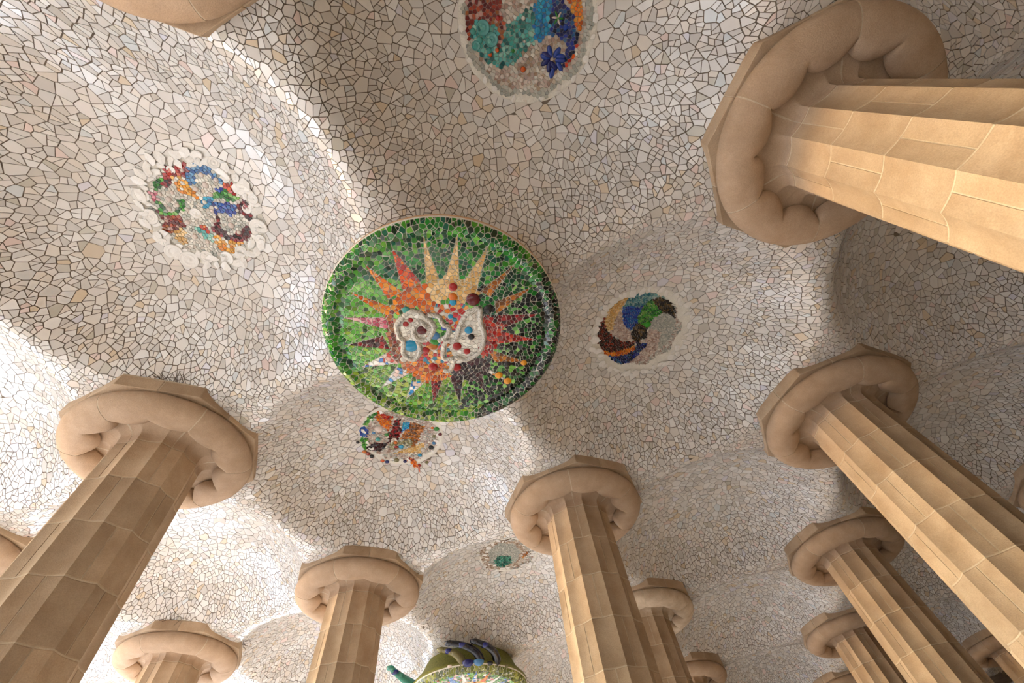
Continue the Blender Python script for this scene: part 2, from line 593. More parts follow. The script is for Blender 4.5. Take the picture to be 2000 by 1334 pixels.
# white fragments over the vaults
def tile_size(x, y):
    fx = (x / SX - math.floor(x / SX) - 0.5) * SX
    fy = (y / SY - math.floor(y / SY) - 0.5) * SX
    t = math.hypot(fx, fy) / DOME_R
    k = min(1.0, max(0.0, (t - 0.3) / 0.55))
    k = k * k * (3 - 2 * k)
    return 0.130 + (0.070 - 0.130) * k

WHITES = [(226, 222, 216), (220, 214, 206), (230, 227, 223), (212, 206, 199), (221, 212, 201), (206, 201, 195), (224, 217, 211), (217, 214, 210)]
ODD = [(220, 204, 182), (224, 204, 196), (202, 196, 186), (210, 214, 214), (214, 196, 170), (228, 210, 204), (196, 190, 176), (216, 213, 220)]
def white():
    c = rng.choice(ODD) if rng.random() < 0.10 else rng.choice(WHITES)
    k = rng.uniform(0.93, 1.04)
    return tuple(min(1.0, v * k) for v in lin(c))

cands, radii = [], []
NC = 900000
cx_ = nrng.uniform(X0 + 0.1, X1 - 0.1, NC)
cy_ = nrng.uniform(Y0 + 0.1, Y1 - 0.1, NC)
d_ = np.stack([cx_ - CAM[0], cy_ - CAM[1], ZC + vault(cx_, cy_) - CAM[2]], 0)
R_ = np.array(ROT)
pc = R_ @ d_
u_ = 1000 + 831.3 * pc[0] / pc[2]
v_ = 667 + 831.3 * pc[1] / pc[2]
see = (pc[2] > 0.3) & (u_ > -240) & (u_ < 2240) & (v_ > -240) & (v_ < 1530)
for x, y in zip(cx_[see].tolist(), cy_[see].tolist()):
    cands.append((x, y))
    radii.append(tile_size(x, y) * rng.uniform(0.72, 1.36))
print('candidates', len(cands))
cells = voronoi(poisson(cands, radii))
# pieces are broken again by chance
def long_axis(c):
    mx = sum(q[0] for q in c) / len(c)
    my = sum(q[1] for q in c) / len(c)
    a = sum((q[0] - mx) ** 2 for q in c)
    b = sum((q[1] - my) ** 2 for q in c)
    d = sum((q[0] - mx) * (q[1] - my) for q in c)
    return 0.5 * math.atan2(2 * d, a - b)
def shatter(c, depth=0):
    A, x, y = area_centroid(c)
    s = tile_size(x, y)
    if A > 0.75 * s * s and depth < 3 and rng.random() < (0.86 if depth == 0 else 0.5):
        out = []
        for q in split_cell(c, long_axis(c) + rng.gauss(0, 0.35)):
            out += shatter(q, depth + 1)
        return out
    return [c]
pieces = []
for c in cells:
    pieces += shatter(c)
shown = []
for c in pieces:
    p = inset(c, 0.0034)
    if p is None:
        continue
    A, x, y = area_centroid(p)
    if any(math.hypot(x - MED_C[k][0], y - MED_C[k][1]) < MED_R[k] + rng.uniform(-0.02, 0.06) for k in MED_C):
        continue
    i, j = round(x / SX), round(y / SY)
    ax_, ay_ = abs(x - i * SX), abs(y - j * SY)
    if (i, j) in DISCS:
        if math.hypot(ax_, ay_) < 0.86:
            continue
    elif max(ax_, ay_, (ax_ + ay_) * 0.70711) < 0.975:          # under the eight-sided slabs
        continue
    pr = project(x, y, vault1(x, y))
    vis = 0.0
    if pr and 5 < pr[0] < 1995 and 5 < pr[1] < 1329:
        vis = A / pr[2] ** 2
    shown.append((vis, p))
shown.sort(key=lambda s: -s[0])
print('tiles', len(shown), sum(2 * len(s[1]) + len(s[1]) - 2 for s in shown))
rest = TileSet()
for n_, (vis, p) in enumerate(shown):
    if n_ < 300:
        one = TileSet()
        one.add(p, vault1, None, white(), 0.016, 0.006, 0.028)
        link('tile', one.mesh('tile', M_TILE), ceiling)
    else:
        rest.add(p, vault1, None, white(), 0.016, 0.006, 0.028)
o = link('tile_mosaic', rest.mesh('tile_mosaic', M_TILE), ceiling)
o['kind'] = 'stuff'

# ------------------------------------------------------------------ columns
NF = 12                          # flutes
COURSE = [-0.20, -0.70, -1.215, -1.735, -2.25, -2.77, -3.29]
def shaft_r(z):
    return 0.478 - 0.012 * (z + 0.25)
def flute(phi, r):
    """radius of the fluted outline at angle phi (arris at phi = 0)"""
    st = 2 * math.pi / NF
    a = (phi % st) - st / 2
    chord = r * math.cos(st / 2) / math.cos(a)
    return chord - 0.020 * (1 - (2 * a / st) ** 2) * (r / 0.48)

def strip(phis, rows, inner, mat, name, smooth_ang=None):
    """stone: outer skin over phis x rows (each row = function phi -> (r, z)), closed by sides running to radius inner"""
    vs_, fs = [], []
    n = len(phis)
    for row in rows:
        for ph in phis:
            r, z = row(ph)
            vs_.append((r * math.cos(ph), r * math.sin(ph), z))
    for i in range(len(rows) - 1):
        for k in range(n - 1):
            a = i * n + k
            fs.append((a, a + 1, a + n + 1, a + n))
    b = len(vs_)
    m = len(rows)
    for row in (rows[0], rows[-1]):                      # inner ends of both sides
        for ph in (phis[0], phis[-1]):
            r, z = row(ph)
            vs_.append((inner * math.cos(ph), inner * math.sin(ph), z))
    fs.append(tuple([i * n for i in range(m)] + [b + 2, b]))
    fs.append(tuple([i * n + n - 1 for i in range(m - 1, -1, -1)] + [b + 1, b + 3]))
    fs.append(tuple([b, b + 1] + [k for k in range(n - 1, -1, -1)]))
    t = (m - 1) * n
    fs.append(tuple([b + 3, b + 2] + [t + k for k in range(n)]))
    me = mesh_from(name, vs_, fs, mat)
    bm = bmesh.new()
    bm.from_mesh(me)
    bmesh.ops.recalc_face_normals(bm, faces=bm.faces)
    for f in bm.faces:
        f.smooth = True
    for e in bm.edges:
        if len(e.link_faces) == 2 and e.calc_face_angle(0) > math.radians(smooth_ang or 22):
            e.smooth = False
    bm.to_mesh(me)
    bm.free()
    return me

ST = 2 * math.pi / NF
JG = 0.0085                      # half of a joint
def stone_phis(r, nseg=24, span=2.0, start=0.5):
    g = JG / r * 0.7
    ps = [(start + span * k / nseg) * ST for k in range(nseg + 1)]
    ps[0] += g
    ps[-1] -= g
    return ps

SHAFT_MESH = []
for k in range(len(COURSE) - 1):
    zt, zb = COURSE[k] - JG * 0.7, COURSE[k + 1] + JG * 0.7
    st_ = 0.5 + (k % 2)
    rows = [(lambda ph, z=z, e=e: (flute(ph, shaft_r(z)) - e, z)) for z, e in ((zt, 0.004), (zt - 0.008, 0.0), (zb + 0.008, 0.0), (zb, 0.004))]
    SHAFT_MESH.append(strip(stone_phis(0.48, 24, 2.0, st_), rows, 0.36, M_STONE, 'shaft_stone'))

RT, RV = 0.225, 0.150            # ring: half width, half height
RO = 1.03
RZ = -0.035
def ring_profile(ph):
    """(r, z) from the top of the shaft, over the scooped neck and lobed lip, round the ring to the slab"""
    a = abs(((ph % ST) / ST) - 0.5) * 2          # 1 at an arris, 0 at the middle of a flute
    t = 1 - a
    lob = 1 - math.sqrt(max(0.0, 1 - (0.985 * t) ** 2))
    rs = flute(ph, shaft_r(COURSE[0]))
    rl = 0.60 + 0.135 * lob                     # lip of the ring: lobes over the arrises, cusps over the flutes
    z0 = COURSE[0] + JG * 0.7
    pts = [(rs, z0), (rs + 0.004, z0 + 0.05)]
    rc, zc = rl + 0.02, -0.055 + 0.02 * t       # crease under the lip
    for s in (0.2, 0.4, 0.6, 0.8, 0.95):
        rr = rs + 0.004 + (rc - rs - 0.004) * (1 - math.cos(s * math.pi / 2)) ** 1.25
        zz = z0 + 0.05 + (zc - z0 - 0.05) * math.sin(s * math.pi / 2)
        pts.append((rr, zz))
    pts.append((rc, zc))
    cx = RO - RT
    # rolled lip
    wl = max(0.03, cx - rl)
    for s in (8, 26, 45, 64, 80):
        q = math.radians(s)
        pts.append((rl + wl * (1 - math.cos(q)), zc - 0.012 + (RZ - RV - zc + 0.012) * math.sin(q)))
    for s in range(0, 9):
        q = math.radians(-90 + s * 17.0)
        pts.append((cx + RT * math.cos(q), RZ + RV * math.sin(q)))
    return pts
NP = len(ring_profile(0.1))
ring_phis = stone_phis(0.9, 48, 2.0, 0.5)
RING_MESH = strip(ring_phis, [(lambda ph, k=k: ring_profile(ph)[k]) for k in range(NP)], 0.36, M_RING, 'ring_stone', 38)
RING_LIME = RING_MESH.copy()
RING_LIME.materials[0] = M_LIME

# octagonal slab: eight corner stones
OA, OZ0, OZ1 = 1.02, 0.05, 0.215
def oct_stone():
    g = 0.004
    h = OA * math.tan(math.pi / 8)
    k = math.cos(math.pi / 4)
    p0 = (OA, g)
    p1 = (OA, h)
    # middle of the next face, at 45 degrees
    p2 = (OA * k + g * k, OA * k - g * k)
    pts = [p0, p1, p2, (0.42, 0.42), (0.5, g)]
    vs_ = [(x, y, OZ0) for x, y in pts] + [(x, y, OZ1) for x, y in pts]
    n = len(pts)
    fs = [tuple(range(n - 1, -1, -1)), tuple(range(n, 2 * n))] + [(i, (i + 1) % n, n + (i + 1) % n, n + i) for i in range(n)]
    me = mesh_from('abacus_stone', vs_, fs, M_STONE)
    bm = bmesh.new()
    bm.from_mesh(me)
    bmesh.ops.bevel(bm, geom=[e for e in bm.edges], offset=0.006, segments=1, affect='EDGES')
    bm.to_mesh(me)
    bm.free()
    return me
ABACUS_MESH = oct_stone()

def core_mesh():
    """mortar core just behind the faces of the stones"""
    n = 144
    rows = []
    zs = [COURSE[0] + 0.01, COURSE[0], COURSE[3], COURSE[-1]]
    for z in zs:
        rows.append([(flute(2 * math.pi * k / n, shaft_r(z)) - 0.005, z) for k in range(n)])
    allrows = rows[::-1]
    vs_, fs = [], []
    for row in allrows:
        for k, (r, z) in enumerate(row):
            a = 2 * math.pi * k / n
            vs_.append((r * math.cos(a), r * math.sin(a), z))
    for i in range(len(allrows) - 1):
        for k in range(n):
            a, b = i * n + k, i * n + (k + 1) % n
            fs.append((a, b, b + n, a + n))
    # fins in the joints of the ring
    for s in range(6):
        ph = (0.5 + 2 * s) * ST
        pr = ring_profile(ph)
        poly = [(max(0.3, r_ - 0.003), z_ + (0.003 if 8 <= k_ <= 15 else 0.0)) for k_, (r_, z_) in enumerate(pr)] + [(0.4, pr[-1][1]), (0.4, pr[0][1])]
        b1 = len(vs_)
        for sg in (-1, 1):
            for r_, z_ in poly:
                vs_.append((r_ * math.cos(ph) - sg * JG * math.sin(ph), r_ * math.sin(ph) + sg * JG * math.cos(ph), z_))
        n1 = len(poly)
        for k in range(n1):
            fs.append((b1 + k, b1 + (k + 1) % n1, b1 + n1 + (k + 1) % n1, b1 + n1 + k))
    # slab joints
    b0 = len(vs_)
    R8 = (OA - 0.006) / math.cos(math.pi / 8)
    for z in (OZ0 + 0.006, OZ1 + 0.02):
        for k in range(8):
            a = math.pi / 8 + k * math.pi / 4
            vs_.append((R8 * math.cos(a), R8 * math.sin(a), z))
    fs.append(tuple(b0 + k for k in range(7, -1, -1)))
    for k in range(8):
        fs.append((b0 + k, b0 + (k + 1) % 8, b0 + 8 + (k + 1) % 8, b0 + 8 + k))
    fs.append(tuple(b0 + 8 + k for k in range(8)))
    return mesh_from('mortar_core', vs_, fs, M_MORTAR)
CORE_MESH = core_mesh()
# lower shaft below the built courses (never in the frame): plain fluted drum
def lower_mesh():
    n = 144
    vs_, fs = [], []
    for z in (COURSE[-1] - JG, -ZC - 0.04):
        for k in range(n):
            a = 2 * math.pi * k / n
            r = flute(a, shaft_r(z))
            vs_.append((r * math.cos(a), r * math.sin(a), z))
    for k in range(n):
        fs.append((n + k, n + (k + 1) % n, (k + 1) % n, k))
    return mesh_from('lower_shaft', vs_, fs, M_STONE)
LOWER_MESH = lower_mesh()

COLUMNS = [
 # (x index, y index, label, limewashed ring)
 (0, 1, 'big fluted sandstone column in the lower left with wire spikes on its slab', 0),
 (1, 0, 'central sandstone column below the green sun disc, next to the pale teal-centred medallion', 0),
 (1, -1, 'long sandstone column running into the lower right corner below the pinwheel medallion dome', 0),
 (0, -1, 'largest sandstone column entering from the upper right edge, its lobed ring fully shown', 0),
 (-1, 0, 'column capital cut off by the top edge above the bright dome', 0),
 (1, 1, 'upright sandstone column rising from the bottom edge below the half hidden medallion', 0),
 (2, -1, 'shaded sandstone column directly behind the lower right corner column', 0),
 (1, 2, 'small column capital at the bottom left, only a stub of shaft in frame', 0),
 (0, 2, 'column capital cut off by the left edge behind the big spiked column', 0),
 (2, 0, 'column with a limewashed pale ring peeking out behind the central column', 1),
 (3, 0, 'column at the bottom edge, only its slab and ring showing beside the pale ringed one', 0),
 (3, -1, 'small shaded column, third in the row on the lower right', 0),
 (2, -2, 'column cut off by the right edge, only its dark slab corner showing', 0),
 (4, -2, 'small dark column capital in the bottom right corner', 0),
 (4, -1, 'farthest column of the right row, only its slab at the bottom edge', 0),
]
# columns of the same grid that stand outside the picture (they carry and shade the hall)
for ij in ((-1, 1), (-1, 2), (-1, 3), (0, 3), (1, 3), (2, 3), (3, 3), (4, 3), (2, 2), (3, 2), (4, 2), (3, 1), (4, 1), (4, 0), (5, 0), (5, 1), (5, 2), (5, 3), (3, -2), (1, -2), (0, -2), (-1, -1), (-1, -2), (5, -1)):
    COLUMNS.append((ij[0], ij[1], None, 0))
OFF = {}
LEAN = {(0, 1): (0.0, -3.0)}
for (i, j, label, lime) in COLUMNS:
    dx, dy = OFF.get((i, j), (0, 0))
    c = empty('column', (i * SX + dx, j * SY + dy, 0))
    if (i, j) in LEAN:                                    # shaft leans: capital stays, foot moves
        ax, ay = (math.radians(v) for v in LEAN[(i, j)])
        top = Vector((i * SX + dx, j * SY + dy, ZC))
        rot = Matrix.Rotation(ax, 4, 'X') @ Matrix.Rotation(ay, 4, 'Y')
        c.matrix_world = Matrix.Translation(top) @ rot @ Matrix.Translation((0, 0, -ZC))
    if label:
        c['kind'] = 'thing'
        tag(c, label, 'column', 'fluted columns of the hall')
    else:
        c['kind'] = 'structure'
    link('mortar_core', CORE_MESH, c, (0, 0, ZC))
    link('lower_shaft', LOWER_MESH, c, (0, 0, ZC))
    for k, m in enumerate(SHAFT_MESH):
        for s in range(6):
            o = link('shaft_stone', m, c, (0, 0, ZC))
            o.rotation_euler.z = s * math.pi / 3
    for s in range(6):
        o = link('ring_stone', RING_LIME if lime else RING_MESH, c, (0, 0, ZC))
        o.rotation_euler.z = s * math.pi / 3
    for s in range(8):
        o = link('abacus_stone', ABACUS_MESH, c, (0, 0, ZC))
        o.rotation_euler.z = s * math.pi / 4

